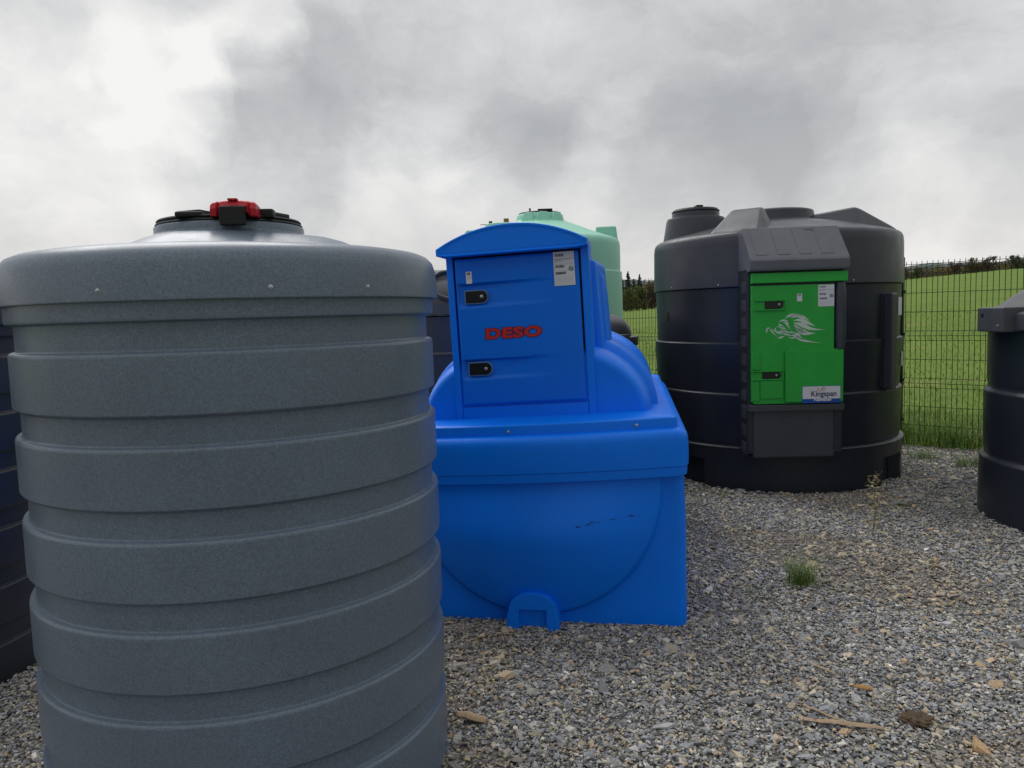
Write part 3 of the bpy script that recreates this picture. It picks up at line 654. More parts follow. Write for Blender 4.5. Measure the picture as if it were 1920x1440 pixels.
# upright bar, sticker and mark on the right of the tank
def cyl_at(az, r): return (r*math.cos(R(az)), r*math.sin(R(az)))
def onside(az, r=1.055):
    Mx = Matrix.Rotation(R(az+90), 4, 'Z'); return lambda p: Mx @ Vector((p[0], p[1]-r, p[2]))
bx('upright_bar', (-.045, .045, -.075, .04, .80, 1.585), M['black2'], KT, .02, wp=onside(-53, 1.05), seg=3)
bx('upright_channel', (-.085, -.045, -.012, .02, .82, 1.58), M['black'], KT, .006, wp=onside(-53, 1.05))
bx('sticker', (-.07, .07, -.003, .004, 1.40, 1.55), M['white'], KT, 0, wp=onside(-36, 1.056))
bx('sticker', (-.02, .03, -.003, .004, .97, 1.09), M['white'], KT, 0, wp=onside(-33, 1.07))
bx('vent_slot', (-.02, .02, -.004, .004, 1.40, 1.48), M['rubber'], KT, 0, wp=onside(-166, 1.05))

# ------------------------------------------------------------------ lidded tanks (right edge, and behind the blue one)
def lidded_tank(label, loc, Rr, k, m, ml, lug_az, name='lidded_tank', steep=0.):
    T = thing(name, label, 'tank', loc)
    q = Rr/.9
    pr = [(.84, 0), (.895, .0), (.898, .015), (.897, .2), (.893, .405), (.888, .418), (.872, .430), (.862, .445), (.862, .465), (.868, .48), (.874, .66), (.876, .868), (.870, .88), (.858, .892), (.850, .905), (.850, .925), (.856, .95), (.858, 1.12), (.858, 1.33), (.6, 1.34)]
    finish('body', rev([(r*q, z*k) for r, z in pr], 160), m, T, ang=45)
    lp = [(.87, 1.306), (.900, 1.304), (.904, 1.312), (.904, 1.40), (.898, 1.412), (.88, 1.418), (.848, 1.420), (.838, 1.426), (.80, 1.452), (.72, 1.51), (.62, 1.575), (.50, 1.64), (.38, 1.69), (.25, 1.72), (.1, 1.735), (.01, 1.737)]
    if steep: lp = lp[:6]+[(.80+.035*math.cos(t)**.5*(1 if t < 1.5 else .0) if 0 else .82*math.cos(t)**.55, 1.42+.30*math.sin(t)**.9) for t in np.linspace(.0, 1.5, 16)]
    hd = 1.304
    L_ = finish('lid', rev([(r*q, hd*k+(z-hd)*q*(1 if z < 1.42 else 1.05)) for r, z in lp], 160), ml, T, ang=40)
    for i, az in enumerate((lug_az, lug_az+120, lug_az+240)):
        f = onside(az, .905*q)
        def sh(x, y, z): return (x*(.8 if y > .06 else 1), y, z-(.055 if y < 0 and z > 1.4 else 0))
        G = bx('lug', (-.155*q, .155*q, -.055*q, .16*q, hd*k-.012, hd*k+.150*q), ml, T, .014*q, wp=f, seg=3)
        bx('lug_hole', (-.10*q, -.075*q, -.058*q, -.04*q, hd*k+.085*q, hd*k+.110*q), M['rubber'], G, .003, wp=f)
        screw(G, f((.10*q, -.056*q, hd*k+.03*q)), f((0, -1, 0))-f((0, 0, 0)), .008*q, name='bolt')
    return T
lidded_tank('slate black round tank with domed lid cut off by the right edge of the picture', (4.115, 5.01, 0), .90, 1.0, M['black'], M['charcoal'], 176)
lidded_tank('small black round tank with grey domed lid between the blue tank and the fence', (.535, 7.28, 0), .66, .91, M['black'], M['charcoal'], -52, steep=1)

# tank A: behind, between the grey and the blue tanks
AT = thing('rear_tank', 'dark grey tank with round port on its shoulder, glimpsed between the grey and blue tanks', 'tank', (-.62, 6.80, 0))
finish('body', rev([(.72, 0), (.745, 0), (.747, .3), (.748, .60), (.74, .61), (.735, .62), (.738, 1.19), (.747, 1.20), (.744, 1.215), (.735, 1.222), (.735, 1.50), (.5, 1.51)], 128), M['black2'], AT, ang=45)
AL = finish('lid', rev([(.74, 1.515), (.758, 1.514), (.760, 1.52), (.755, 1.60), (.742, 1.66), (.715, 1.71), (.66, 1.765), (.60, 1.805), (.575, 1.815), (.565, 1.85), (.55, 1.865), (.50, 1.874), (.3, 1.89), (.01, 1.90)], 128), M['charcoal'], AT, ang=45)
f = Matrix.Rotation(R(-77+90), 4, 'Z') @ Matrix.Translation((0, -.665, 1.745)) @ Matrix.Rotation(R(48), 4, 'X')
bm = bmesh.new(); rings = []
for r, z in ((.13, -.05), (.135, .012), (.14, .02), (.152, .022), (.16, .016), (.165, -.01)): rings.append([f @ Vector((r*math.cos(t), r*math.sin(t), z)) for t in np.linspace(0, 2*PI, 48, endpoint=False)])
loft(bm, rings); finish('round_port', bm, M['charcoal'], AL)

# ------------------------------------------------------------------ mint tank
MTK = thing('mint_tank', 'tall mint green round tank rising behind the blue tank', 'tank', (.39, 9.29, 0))
finish('body', rev([(.9, 0), (.955, 0), (.957, .6), (.957, .92), (.945, .93), (.945, .97), (.958, .98), (.958, 1.5), (.956, 1.955), (.952, 1.965), (.940, 1.972), (.938, 1.985), (.940, 2.1), (.938, 2.27), (.93, 2.315), (.91, 2.345), (.87, 2.365), (.80, 2.388), (.66, 2.44), (.52, 2.497), (.38, 2.553), (.31, 2.58), (.29, 2.592), (.282, 2.605), (.275, 2.655), (.255, 2.672), (.15, 2.68)], 160), M['mint'], MTK, ang=50)
for az, w_ in ((-8, .15), (188, .15), (96, .15)):
    bm = bmesh.new(); box(bm, .66, .925, -w_, w_, 2.25, 2.49, .022, 3, sh=lambda x, y, z: (x-(.03 if z > 2.4 and x > .7 else 0), y*(.85 if z > 2.4 else 1), z)); bmesh.ops.rotate(bm, verts=bm.verts, cent=(0, 0, 0), matrix=Matrix.Rotation(R(az), 3, 'Z')); finish('lifting_block', bm, M['mint'], MTK)
for az in (-85, -50, -120):
    bm = bmesh.new(); box(bm, .25, .33, -.06, .06, 2.55, 2.676, .012, 2, sh=lambda x, y, z: (x-(.035 if z > 2.6 and x > .3 else 0), y*(.8 if z > 2.6 else 1.5), z)); bmesh.ops.rotate(bm, verts=bm.verts, cent=(0, 0, 0), matrix=Matrix.Rotation(R(az), 3, 'Z')); finish('neck_rib', bm, M['mint'], MTK)
MH = finish('hatch_cover', rev([(.2, 2.672), (.25, 2.675), (.252, 2.684), (.235, 2.692), (.01, 2.70)], 48), M['rubber'], MTK)
bx('grip', (-.03, .14, -.22, -.12, 2.69, 2.715), M['rubber'], MH, .006); bx('grip', (-.13, -.11, -.18, -.15, 2.69, 2.73), M['rubber'], MH, .003)
VN = finish('vent_neck', rev([(.22, 2.36), (.20, 2.50), (.19, 2.535), (.16, 2.545), (.01, 2.548)], 40, (-.45, -.30)), M['mint'], MTK)
bx('cap', (-.43, -.37, -.42, -.36, 2.52, 2.592), M['brown'], MTK, .008); bx('cap', (-.60, -.56, -.34, -.30, 2.54, 2.575), M['rubber'], MTK, .004)
bx('rail', (-.70, -.63, -.30, -.28, 2.54, 2.545), M['rubber'], MTK, 0)

# ------------------------------------------------------------------ fence
FE = thing('mesh_fence', 'dark green welded wire mesh fence between the gravel yard and the meadow', 'fence', (0, 0, 0))
ROWS = [1.90, 1.85, 1.80, 1.60, 1.40, 1.20, 1.15, 1.10, .90, .70, .65, .60, .40, .20, .03]
BEND = {1.85: -.030, 1.15: -.030, .65: -.030}
def wire_bm(bm, a, b, r):
    a = Vector(a); b = Vector(b); d = (b-a).normalized(); p = d.orthogonal().normalized(); q = d.cross(p)
    va = [bm.verts.new(a+p*r*math.cos(t)+q*r*math.sin(t)) for t in (0, PI/2, PI, 3*PI/2)]; vb = [bm.verts.new(b+p*r*math.cos(t)+q*r*math.sin(t)) for t in (0, PI/2, PI, 3*PI/2)]
    for i in range(4): bm.faces.new((va[i], va[(i+1) % 4], vb[(i+1) % 4], vb[i]))
# a post stands just right of the black tank's edge
t0 = None
for i in range(4000):
    t = i*.002; p = FA+FD*t
    if p.x/p.y >= .5065: t0 = t; break
PW = 2.5; first = None
for k in range(-7, 6):
    tp = t0+k*PW; base = FA+FD*tp; gz0 = min(0, terrain(base.x, base.y))
    def fp(t, z, out=0.): q = base+FD*t+FN*out; return (q.x, q.y, z)
    bm = bmesh.new(); c_ = [fp(-.022, -.05, -.0), fp(.022, -.05, -.0), fp(.022, -.05, .05), fp(-.022, -.05, .05)]
    loft(bm, [c_, [(x, y, 1.98) for x, y, z in c_], [(x*.5+base.x*.5, y*.5+base.y*.5, 1.99) for x, y, z in c_]]); PO = finish('post', bm, M['wire'], FE, smooth=False)
    for z in (1.62, 1.17, .68, .25):
        bm = bmesh.new(); box(bm, -.026, .045, -.02, .0, z-.014, z+.014, .003)
        mx = Matrix.Translation(base) @ Matrix.Rotation(math.atan2(FD.y, FD.x), 4, 'Z'); finish('clip', bm, M['wire'], PO, wp=lambda p: mx @ Vector(p))
    vis = -4 <= k <= 2
    bm = bmesh.new(); nwire = 50
    zs = [1.93]+ROWS
    for i in range(1, nwire):
        t = i*.05; jit = random.gauss(0, .0015)
        zl = zs if vis else [1.93, .03]
        for a, b in zip(zl, zl[1:]): wire_bm(bm, fp(t+jit, a, BEND.get(a, 0)), fp(t+jit, b, BEND.get(b, 0)), .0034)
    for z in ROWS: wire_bm(bm, fp(.01, z, BEND.get(z, 0)-.004), fp(2.49, z, BEND.get(z, 0)-.004), .0034)
    tag(finish('wire_mesh', bm, M['wire'], FE, smooth=False), kind='stuff')

# ------------------------------------------------------------------ gravel stones
def blocked(x, y):
    b = np.zeros(len(x), bool)
    for cx_, cy_, r in ((-.906, 2.559, .60), (-2.80, 3.32, .58), (2.42, 7.10, 1.0), (4.115, 5.01, .86), (.535, 7.28, .60), (-.62, 6.80, .68), (.39, 9.29, .9)): b |= (x-cx_)**2+(y-cy_)**2 < r*r
    a = -R(9); dx, dy = x-.10, y-3.63; u = dx*math.cos(a)+dy*math.sin(a); v = -dx*math.sin(a)+dy*math.cos(a)
    b |= (abs(u) < .66) & (v > .06) & (v < 2.2)
    return b
HOLE = (2.6*.505*.98, 2.52)
def stones(n, y0, y1, s0, s1, lift, big=False):
    y = y0+(y1-y0)*RNG.random(n*2)**.9; x = (RNG.random(n*2)*2-1)*(.74*y+1.0)
    # keep density even: accept in proportion to the strip's width
    w = (.74*y+1.0)/(.74*y1+1.0); k = RNG.random(n*2) < w; x, y = x[k], y[k]
    s_ = (x-FA.x)*FN.x+(y-FA.y)*FN.y; k = (s_ < -.20+.06*np.sin(x*7)) & ~blocked(x, y) & ~((x > .2-.02) & (x < -5)); x, y = x[k][:n], y[k][:n]
    m = len(x); s = s0*np.exp(RNG.normal(0, .42, m)); s = np.clip(s, s0*.45, s1)
    asp = RNG.uniform(.5, .95, m); th = RNG.uniform(.12, .42, m)
    if big:
        base = np.array([(-1, -1, -1), (1, -1, -1), (1, 1, -1), (-1, 1, -1), (-1, -1, 1), (1, -1, 1), (1, 1, 1), (-1, 1, 1)], float); base[4:, :2] *= .78
        F = [(0, 3, 2), (0, 2, 1), (4, 5, 6), (4, 6, 7), (0, 1, 5), (0, 5, 4), (1, 2, 6), (1, 6, 5), (2, 3, 7), (2, 7, 6), (3, 0, 4), (3, 4, 7)]
    else:
        a_ = np.radians([0, 120, 240]); base = np.concatenate([np.stack([np.cos(a_)*1.15, np.sin(a_)*1.15, -np.ones(3)], 1), np.stack([np.cos(a_+1.05), np.sin(a_+1.05), np.ones(3)], 1)])
        F = [(0, 2, 1), (3, 4, 5), (0, 1, 3), (1, 4, 3), (1, 2, 4), (2, 5, 4), (2, 0, 5), (0, 3, 5)]
    nv = len(base); nf = len(F)
    V_ = np.repeat(base[None], m, 0); V_ *= RNG.uniform(.55, 1.15, (m, nv, 3)); V_[:, :, 0] += V_[:, :, 1]*RNG.uniform(-.6, .6, (m, 1))
    V_ *= np.stack([s/2, s/2*asp, s/2*th], 1)[:, None]
    tx, ty, tz = RNG.normal(0, .27, m), RNG.normal(0, .27, m), RNG.uniform(0, 6.283, m)
    c, s__ = np.cos(tx), np.sin(tx); Y = V_[:, :, 1]*c[:, None]-V_[:, :, 2]*s__[:, None]; Z = V_[:, :, 1]*s__[:, None]+V_[:, :, 2]*c[:, None]; V_[:, :, 1] = Y; V_[:, :, 2] = Z
    c, s__ = np.cos(ty), np.sin(ty); X = V_[:, :, 0]*c[:, None]+V_[:, :, 2]*s__[:, None]; Z = -V_[:, :, 0]*s__[:, None]+V_[:, :, 2]*c[:, None]; V_[:, :, 0] = X; V_[:, :, 2] = Z
    c, s__ = np.cos(tz), np.sin(tz); X = V_[:, :, 0]*c[:, None]-V_[:, :, 1]*s__[:, None]; Y = V_[:, :, 0]*s__[:, None]+V_[:, :, 1]*c[:, None]; V_[:, :, 0] = X; V_[:, :, 1] = Y
    zb = .006*np.sin(x*1.3+.5)*np.sin(y*1.1)+.004*np.sin(x*3.1)*np.cos(y*2.7)+.008+lift*RNG.random(m)
    V_ += np.stack([x, y, zb], 1)[:, None]
    fs_ = (np.array(F)[None]+nv*np.arange(m)[:, None, None]).reshape(-1, 3)
    pal = np.array([(.205, .215, .235), (.255, .26, .268), (.16, .168, .185), (.32, .315, .30), (.34, .30, .235), (.30, .265, .20), (.40, .37, .32), (.34, .25, .165), (.12, .125, .135), (.46, .45, .43)])
    pr_ = np.array([.24, .19, .16, .10, .10, .07, .03, .022, .07, .015]); pr_ /= pr_.sum()
    col = pal[RNG.choice(len(pal), m, p=pr_)]*RNG.uniform(.72, 1.25, (m, 1))*np.array([[1.42, 1.39, 1.33]])
    pt = np.sin(x*1.7+2*np.sin(y*1.1))*np.cos(y*1.9+1.3*np.sin(x*.9))+.5*np.sin(x*4.3+y*2.1)
    col = col*(1+.10*pt[:, None])*np.where(pt[:, None] < -.5, np.array([[1.02, .96, .86]]), 1.)
    return V_.reshape(-1, 3), fs_, np.repeat(col, nf, 0)
parts = [stones(92000, 1.3, 3.6, .0140, .04, .011), stones(92000, 3.5, 6.0, .0155, .04, .011), stones(66000, 5.8, 9.6, .0205, .045, .011), stones(9000, 1.3, 8.0, .026, .05, .012, True), stones(900, 1.5, 6.5, .042, .075, .014, True)]
vs, fs, cs, o_ = [], [], [], 0
for a, b, c_ in parts: vs.append(a); fs.append(b+o_); cs.append(c_); o_ += len(a)
go = raw('gravel', np.concatenate(vs), np.concatenate(fs), gravel_mat(True)); vcol(go, np.concatenate(cs), 3)
tag(go, 'loose crushed slate gravel in grey and tan covering the yard', 'gravel', kind='stuff')

# ------------------------------------------------------------------ grass
def leafmat(name, rough=.6, trans=.25):
    m = bpy.data.materials.new(name); m.use_nodes = True; n = m.node_tree.nodes; l = m.node_tree.links; b = n['Principled BSDF']; b.inputs['Roughness'].default_value = rough; b.inputs['Specular IOR Level'].default_value = .25
    a = n.new('ShaderNodeAttribute'); a.attribute_name = 'tint'; l.new(a.outputs['Color'], b.inputs['Base Color'])
    if trans:
        tr = n.new('ShaderNodeBsdfTranslucent'); l.new(a.outputs['Color'], tr.inputs[0]); mx = n.new('ShaderNodeMixShader'); mx.inputs[0].default_value = trans
        l.new(b.outputs[0], mx.inputs[1]); l.new(tr.outputs[0], mx.inputs[2]); l.new(mx.outputs[0], n['Material Output'].inputs[0])
    return m
M['blade'] = leafmat('grass_blade'); M['leaf'] = leafmat('leaf', .7, .2)
GP = np.array([(.055, .105, .018), (.075, .14, .022), (.10, .17, .03), (.035, .075, .018), (.13, .15, .045), (.20, .17, .08)])*1.55
def blades(P, H_, Wd, lean, pal_p, seg=3):
    """curved tapering blades: P (n,3) roots"""
    n = len(P); a = RNG.uniform(0, 2*PI, n); d = np.stack([np.cos(a), np.sin(a)], 1); side = np.stack([-d[:, 1], d[:, 0]], 1); ln = lean*RNG.uniform(.2, 1.3, n)*H_
    vs = []
    for k in range(seg+1):
        t = k/seg; c = P.copy(); c[:, :2] += d*(ln*t*t)[:, None]; c[:, 2] += H_*(t-.25*t*t*np.minimum(1, lean)); w = (Wd*(1-t*.92))[:, None]/2
        l_ = c.copy(); l_[:, :2] -= side*w; r_ = c.copy(); r_[:, :2] += side*w; vs += [l_, r_]
    V_ = np.stack(vs, 1).reshape(-1, 3); F = np.array([(2*k, 2*k+1, 2*k+3, 2*k+2) for k in range(seg)]); fs_ = (F[None]+(2*seg+2)*np.arange(n)[:, None, None]).reshape(-1, 4)
    col = GP[RNG.choice(len(GP), n, p=pal_p)]*RNG.uniform(.7, 1.35, (n, 1)); return V_, fs_, np.repeat(col, seg, 0)
def merge(L_):
    vs, fs, cs, o_ = [], [], [], 0
    for a, b, c_ in L_: vs.append(a); fs.append(b+o_); cs.append(c_); o_ += len(a)
    return np.concatenate(vs), np.concatenate(fs), np.concatenate(cs)
def grass_obj(name, L_, parent=None):
    v, f_, c_ = merge(L_); o = raw(name, v, f_, M['blade'], parent); vcol(o, c_, 4); return o
def tz(P):
    for p in P: p[2] = terrain(p[0], p[1])
    return P
# rank grass along the fence foot
def strip(n, s0, s1, ta, tb):
    t = RNG.uniform(ta, tb, n); s_ = s0+(s1-s0)*RNG.random(n)
    cl = np.sin(t*5.1)+np.sin(t*11.7+1)+np.sin(t*2.3); k = RNG.random(n) < .55+.18*cl
    t, s_ = t[k], s_[k]; P = np.stack([FA.x+FD.x*t+FN.x*s_, FA.y+FD.y*t+FN.y*s_, np.zeros(len(t))], 1); return tz(P), t
P1, t_ = strip(9000, -.26, .55, -2, 7.5); h1 = RNG.uniform(.10, .30, len(P1))*(1+.35*np.sin(t_*4.1)); 
P2, t_ = strip(3800, -.32, .15, -2, 7.5); h2 = RNG.uniform(.20, .50, len(P2))
P3, t_ = strip(16000, .3, 2.5, -3, 8); h3 = RNG.uniform(.08, .2, len(P3))
tag(grass_obj('fence_grass', [blades(P1, h1, RNG.uniform(.004, .009, len(P1)), .6, (.28, .24, .12, .24, .07, .05)), blades(P2, h2, RNG.uniform(.005, .010, len(P2)), 1.1, (.25, .2, .1, .3, .08, .07)), blades(P3, h3, RNG.uniform(.005, .009, len(P3)), .6, (.2, .22, .14, .12, .15, .17))]), 'rank green grass growing along the foot of the fence', 'grass', kind='stuff')
# meadow sward
n = 70000; s_ = .5+30*RNG.random(n)**1.7; t = RNG.uniform(-.9, 1.6, n)*(8+s_*.9)+1.0
P = np.stack([FA.x+FD.x*t+FN.x*s_, FA.y+FD.y*t+FN.y*s_, np.zeros(n)], 1)
az_ = P[:, 0]/P[:, 1]; P = P[(az_ > .02) & (az_ < .95) & (P[:, 1] > 3)]; P = tz(P); n = len(P)
dd = np.hypot(P[:, 0], P[:, 1]); tag(grass_obj('meadow_grass', [blades(P, RNG.uniform(.04, .11, n), .004+.0006*dd*RNG.uniform(.6, 1.3, n), .8, (.12, .28, .34, .04, .17, .05), 2)]), 'bright short green grass of the meadow beyond the fence', 'grass', kind='stuff')
# tufts in the gravel
def tuft(name, label, x, y, n, h, rad, lean, pal=(.25, .3, .2, .15, .06, .04), cat='grass tuft', group=None):
    P = np.stack([RNG.normal(0, rad, n), RNG.normal(0, rad, n), np.full(n, .0)], 1)
    o = grass_obj(name, [blades(P, h*RNG.uniform(.45, 1.1, n), RNG.uniform(.0025, .005, n), lean, pal)]); o.location = (x, y, .01); return tag(o, label, cat, group)
def gp(px, py, z=0):                     # ground point as surveyed from the photograph
    m = cam.matrix_world.to_3x3(); d = m @ Vector(((px-960)/1442, (720-py)/1442, -1)); t = (z-1.5)/d.z; return d.x*t, d.y*t
tuft('grass_tuft', 'bright green grass tuft alone in the open gravel, right of the blue tank', *gp(1500, 1098), 210, .20, .034, .95)
tuft('grass_tuft', 'low spreading grass tuft in the gravel by the base of the black tank and fence', *gp(1727, 860), 190, .13, .085, 1.3)
tuft('grass_tuft', 'leafy grass tuft beside the left side of the tank at the right edge', *gp(1818, 875), 200, .15, .075, 1.2)
tuft('grass_tuft', 'tiny green sprout in the gravel below the fence-side tufts', *gp(1748, 932), 60, .05, .035, 1.3)
tuft('grass_tuft', 'tiny green sprout right of the tall dry weed', *gp(1690, 953), 55, .05, .033, 1.3)
tuft('grass_tuft', 'thin sparse sprout in the gravel left of the bright green tuft', *gp(1425, 1122), 34, .06, .05, 1.0)
tuft('grass_tuft', 'tiny sprout in front of the base of the black tank, near the blue tank', *gp(1355, 932), 50, .05, .033, 1.3)
def weed(label, px, py, h, n):
    x, y = gp(px, py); T = thing('dry_weed', label, 'weed', (x, y, .01)); rnd = random.Random(px); bm = bmesh.new()
    for k in range(3):
        a = rnd.uniform(0, 6.28); pts = [(0.0, 0, 0)]
        for i in range(1, 7): q = i/6; pts.append((math.cos(a)*q*q*.05*h*3+rnd.gauss(0, .003), math.sin(a)*q*q*.04+rnd.gauss(0, .003), h*q*(1-.18*k)))
        tube(bm, pts, [.0030*(1-.6*i/6) for i in range(7)], 5)
    finish('stem', bm, M['drystem'], T)
    V_ = []; F_ = []; cs_ = []
    for i in range(n):
        q = rnd.uniform(.25, 1.05); c = Vector((rnd.gauss(0, .03)*(1.3-q*.5), rnd.gauss(0, .03), h*q*rnd.uniform(.85, 1))); a = Vector((rnd.gauss(0, 1), rnd.gauss(0, 1), rnd.gauss(0, .7))).normalized(); b = a.orthogonal().normalized(); s_ = rnd.uniform(.005, .013)
        k = len(V_); V_ += [c-a*s_*1.6, c+b*s_*.6, c+a*s_*1.6, c-b*s_*.6]; F_.append((k, k+1, k+2, k+3)); cs_.append(rnd.choice(((.48, .36, .24), (.36, .30, .15), (.52, .45, .32), (.26, .28, .10))))
    o = raw('leaves', V_, F_, M['leaf'], T); vcol(o, np.array(cs_), 4)
M['drystem'] = mat('dry_stem', (.25, .19, .12), .8, .2)
weed('tall dry brown weed standing in the gravel before the black tank', 1637, 1010, .36, 70)
weed('small withered weed against the foot of the black tank', 1640, 925, .16, 45)
# sticks
def stick(label, p, q, r, cat='stick', flatn=.5, name='stick', m=None):
    a = Vector((*gp(*p), .028)); b = Vector((*gp(*q), .030)); d = b-a; l_ = d.length; n = 9; bm = bmesh.new(); rings = []; rnd = random.Random(p[0]); s_ = d.cross(Vector((0, 0, 1))).normalized()
    for i in range(n):
        t = i/(n-1); c = a+d*t+s_*rnd.gauss(0, r*.25)-a; k = (1-.25*abs(2*t-1)**3)*rnd.uniform(.85, 1.1)
        rings.append([c+s_*r*k*math.cos(w)*(1+.2*math.cos(3*w))+Vector((0, 0, 1))*r*flatn*k*math.sin(w) for w in np.linspace(0, 2*PI, 8, endpoint=False)])
    loft(bm, rings); o = finish(name, bm, m or M['wood'], ang=40); o.location = a; return tag(o, label, cat)
stick('long pale split stick lying on the gravel at the lower right', (1506, 1361), (1655, 1380), .011)
stick('thin grey twig lying just above the long split stick', (1506, 1334), (1578, 1366), .005)
stick('short pale splinter on the gravel above the two sticks', (1520, 1255), (1566, 1276), .006)
stick('thick short piece of broken wood near the base of the grey tank', (860, 1350), (912, 1366), .016, 'wood piece', .8, 'wood_piece')
M['och'] = mat('ochre_stone', (.36, .20, .08), .8, .2, .5, 60, mott=.2, mscale=30)
stick('ochre elongated stone in the gravel between the splinter and the long stick', (1604, 1299), (1636, 1305), .011, 'stone', .7, 'stone', M['och'])
# clod of soil
x, y = gp(1718, 1360); bm = bmesh.new(); bmesh.ops.create_icosphere(bm, subdivisions=4, radius=1)
for v in bm.verts:
    n_ = math.sin(v.co.x*7+1)*math.cos(v.co.y*6)+.6*math.sin(v.co.z*13+v.co.x*9)+random.gauss(0, .25); v.co = Vector((v.co.x*.055, v.co.y*.045, v.co.z*.016))*(1+.16*n_)
o = finish('soil_clod', bm, M['dirtclod'], ang=80); o.location = (x, y, .022); tag(o, 'crumbly brown lump of soil in the gravel beside the long stick', 'soil')

# ------------------------------------------------------------------ trees beyond the meadow
def leafcloud(n, cen, rad, size, pal, shape=None, rnd=RNG):
    d = rnd.normal(0, 1, (n, 3)); d /= np.linalg.norm(d, axis=1)[:, None]; r = rnd.random(n)**.45
    c = np.array(cen)+d*r[:, None]*np.array(rad)
    a = rnd.normal(0, 1, (n, 3)); a /= np.linalg.norm(a, axis=1)[:, None]; b = np.cross(a, rnd.normal(0, 1, (n, 3))); b /= np.linalg.norm(b, axis=1)[:, None]
    s = (size*rnd.uniform(.6, 1.4, n))[:, None]; V_ = np.stack([c-a*s, c-b*s*.6, c+a*s, c+b*s*.6], 1).reshape(-1, 3); F = np.arange(4*n).reshape(n, 4)
    pal = np.array(pal); col = pal[rnd.integers(0, len(pal), n)]*rnd.uniform(.65, 1.35, (n, 1)); return V_, F, col
CON = [(.035, .062, .042), (.045, .072, .045), (.028, .050, .038)]  # needle greens lightened: distance haze is put into the colour
def conifer(label, x, y, h, group):
    z0 = terrain(x, y); T = thing('conifer', label, 'tree', (x, y, z0), 0, group); L_ = []
    for k in range(20):
        q = k/19; zc = h*(.06+.92*q); r = h*.22*(1-q)**.8+.06
        for j in range(4): a = RNG.uniform(0, 6.28); L_.append(leafcloud(int(34*(1-q)+10), (math.cos(a)*r*.5, math.sin(a)*r*.5, zc-r*.25), (r*.62, r*.62, h*.04), h*.024, CON))
    v, f_, c_ = merge(L_); o = raw('crown', v, f_, M['leaf'], T); vcol(o, c_, 4)
    bm = bmesh.new(); tube(bm, [(0, 0, -.3), (0, 0, h*.5), (0, 0, h*.97)], [h*.02, h*.012, h*.003]); finish('trunk', bm, M['bark'], T)
PALS = {'autumn': [(.13, .075, .03), (.10, .085, .03), (.16, .10, .035), (.07, .055, .03)], 'green': [(.06, .085, .025), (.085, .11, .03), (.05, .07, .03)], 'rust': [(.11, .055, .03), (.085, .05, .03), (.06, .04, .03)], 'lime': [(.13, .15, .03), (.10, .13, .03)], 'dark': [(.035, .045, .022), (.045, .055, .025), (.03, .035, .022)], 'yellow': [(.19, .14, .04), (.15, .12, .04)]}
def broad(name, label, x, y, h, w, pal, group, n=10):
    z0 = terrain(x, y); T = thing(name, label, 'bush' if 'bush' in name else 'tree', (x, y, z0), 0, group); L_ = []; bm = bmesh.new()
    for k in range(n):
        a = RNG.uniform(0, 6.28); r = w*.5*RNG.random()**.6; zc = h*RNG.uniform(.35, .85); rr = h*RNG.uniform(.14, .26)
        c = (math.cos(a)*r, math.sin(a)*r, zc); L_.append(leafcloud(110, c, (rr, rr, rr*.85), h*.032, PALS[pal])); tube(bm, [(0, 0, h*.1), (c[0]*.5, c[1]*.5, zc*.6), c], [h*.015, h*.01, h*.004], 5)
    L_.append(leafcloud(300, (0, 0, h*.22), (w*.5, w*.5, h*.27), h*.035, PALS[pal]))
    v, f_, c_ = merge(L_); o = raw('crown', v, f_, M['leaf'], T); vcol(o, c_, 4)
    tube(bm, [(0, 0, -.3), (0, 0, h*.3), (0, 0, h*.6)], [h*.03, h*.022, h*.012]); finish('trunk', bm, M['bark'], T)
G1 = 'dark conifers behind the bushes across the meadow'
for tx, y, h, lb in ((.146, 205, 8.2, 'dark conifer at the right edge of the mint tank, behind the hedge'), (.1535, 190, 9.2, 'tallest dark conifer in the gap, second from the mint tank'), (.161, 200, 7.6, 'low dark conifer in the gap just right of the tallest one'), (.1685, 195, 8.4, 'dark conifer in the middle of the gap between mint and black tanks'), (.181, 205, 7.0, 'small dark conifer right of the middle of the gap'), (.1905, 200, 7.4, 'dark conifer at the left edge of the black tank, behind the hedge')):
    conifer(lb, tx*y, y, h, G1)
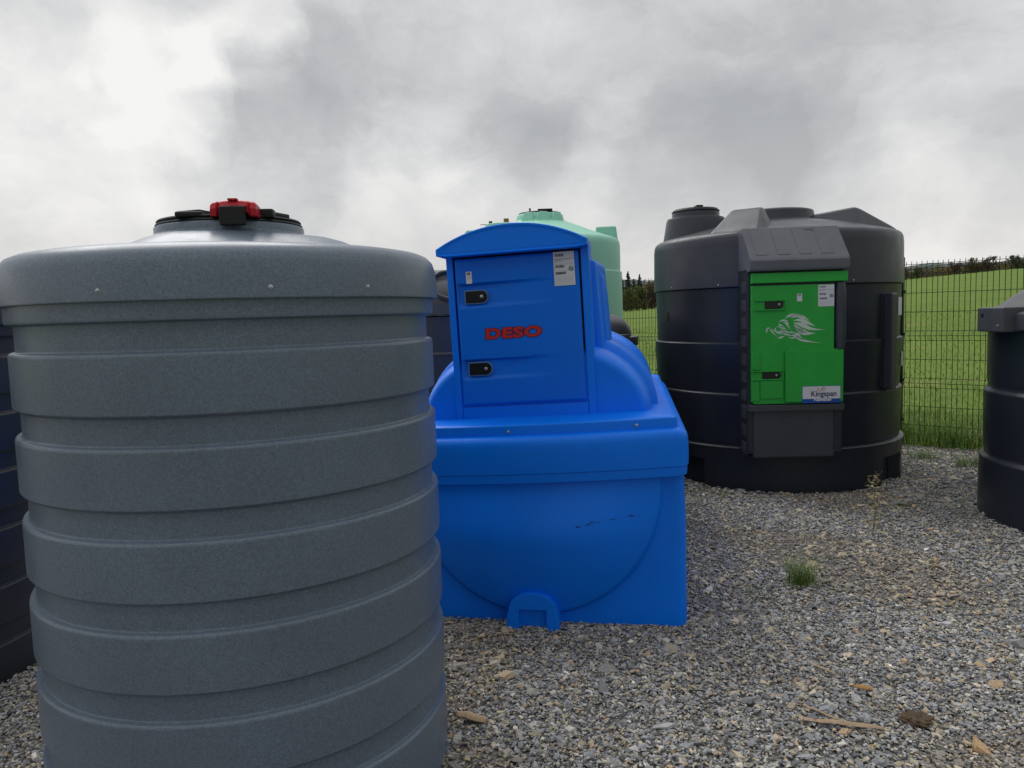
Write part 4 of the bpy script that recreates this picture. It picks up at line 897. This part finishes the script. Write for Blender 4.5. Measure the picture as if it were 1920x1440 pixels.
for tx, y, h, p, lb in ((.150, 148, 3.9, 'rust', 'rust brown bush beside the mint tank, leftmost in the gap'), (.158, 150, 4.2, 'autumn', 'olive and orange bush second from the mint tank'), (.165, 146, 5.0, 'lime', 'bright yellow green bush in the middle of the gap'), (.175, 151, 4.8, 'dark', 'dark green bush right of the yellow green one'), (.184, 148, 5.6, 'autumn', 'tall olive and orange bush left of the black tank'), (.1935, 150, 5.0, 'rust', 'rust brown bush at the edge of the black tank')):
    broad('bush', lb, tx*y, y, h, h*1.1, p, 'bushes in the hedge below the conifers')
# wood along the top of the meadow and the hedge's hidden stretches: one mass, plus the trees that stand out
L_ = []
for k in range(560):
    tx = RNG.uniform(.27, .95); y = RNG.uniform(335, 400); x = tx*y; z = terrain(x, y); h = RNG.uniform(3.4, 6.2)*(1 if tx < .56 else .82)
    p = PALS[RNG.choice(['green', 'dark', 'rust', 'autumn', 'dark'])]
    L_.append(leafcloud(70, (x, y, z+h*.45), (h*.55, h*.55, h*.55), .42, np.array(p)*1.5+.012))  # palette lifted: haze over the far wood is painted into its leaves
for k in range(150):
    tx = RNG.choice([RNG.uniform(-.1, .142), RNG.uniform(.2, .30)]); y = RNG.uniform(150, 205); x = tx*y; z = terrain(x, y); h = RNG.uniform(3, 5)
    L_.append(leafcloud(90, (x, y, z+h*.45), (h*.6, h*.6, h*.55), .22, PALS[RNG.choice(['green', 'dark', 'rust', 'dark'])]))
v, f_, c_ = merge(L_); o = raw('wood', v, f_, M['leaf']); vcol(o, c_, 4); tag(o, 'brown and green autumn wood along the top of the sloping meadow', 'wood', kind='stuff')
for tx, y, h, p, lb in ((.512, 338, 5.6, 'yellow', 'yellow orange autumn tree at the wood edge just right of the black tank'), (.527, 332, 5.4, 'green', 'green tree at the wood edge beside the yellow orange one'), (.600, 338, 7.2, 'autumn', 'tall brown and orange tree midway along the wood edge'), (.618, 334, 7.0, 'rust', 'rust brown tree beside the tall orange one on the wood edge'), (.575, 340, 6.2, 'rust', 'reddish tree left of the tall orange one on the wood edge'), (.655, 336, 6.4, 'green', 'rounded green tree on the wood edge above the right tank')):
    broad('tree', lb, tx*y, y, h, h*.8, p, None, 12)
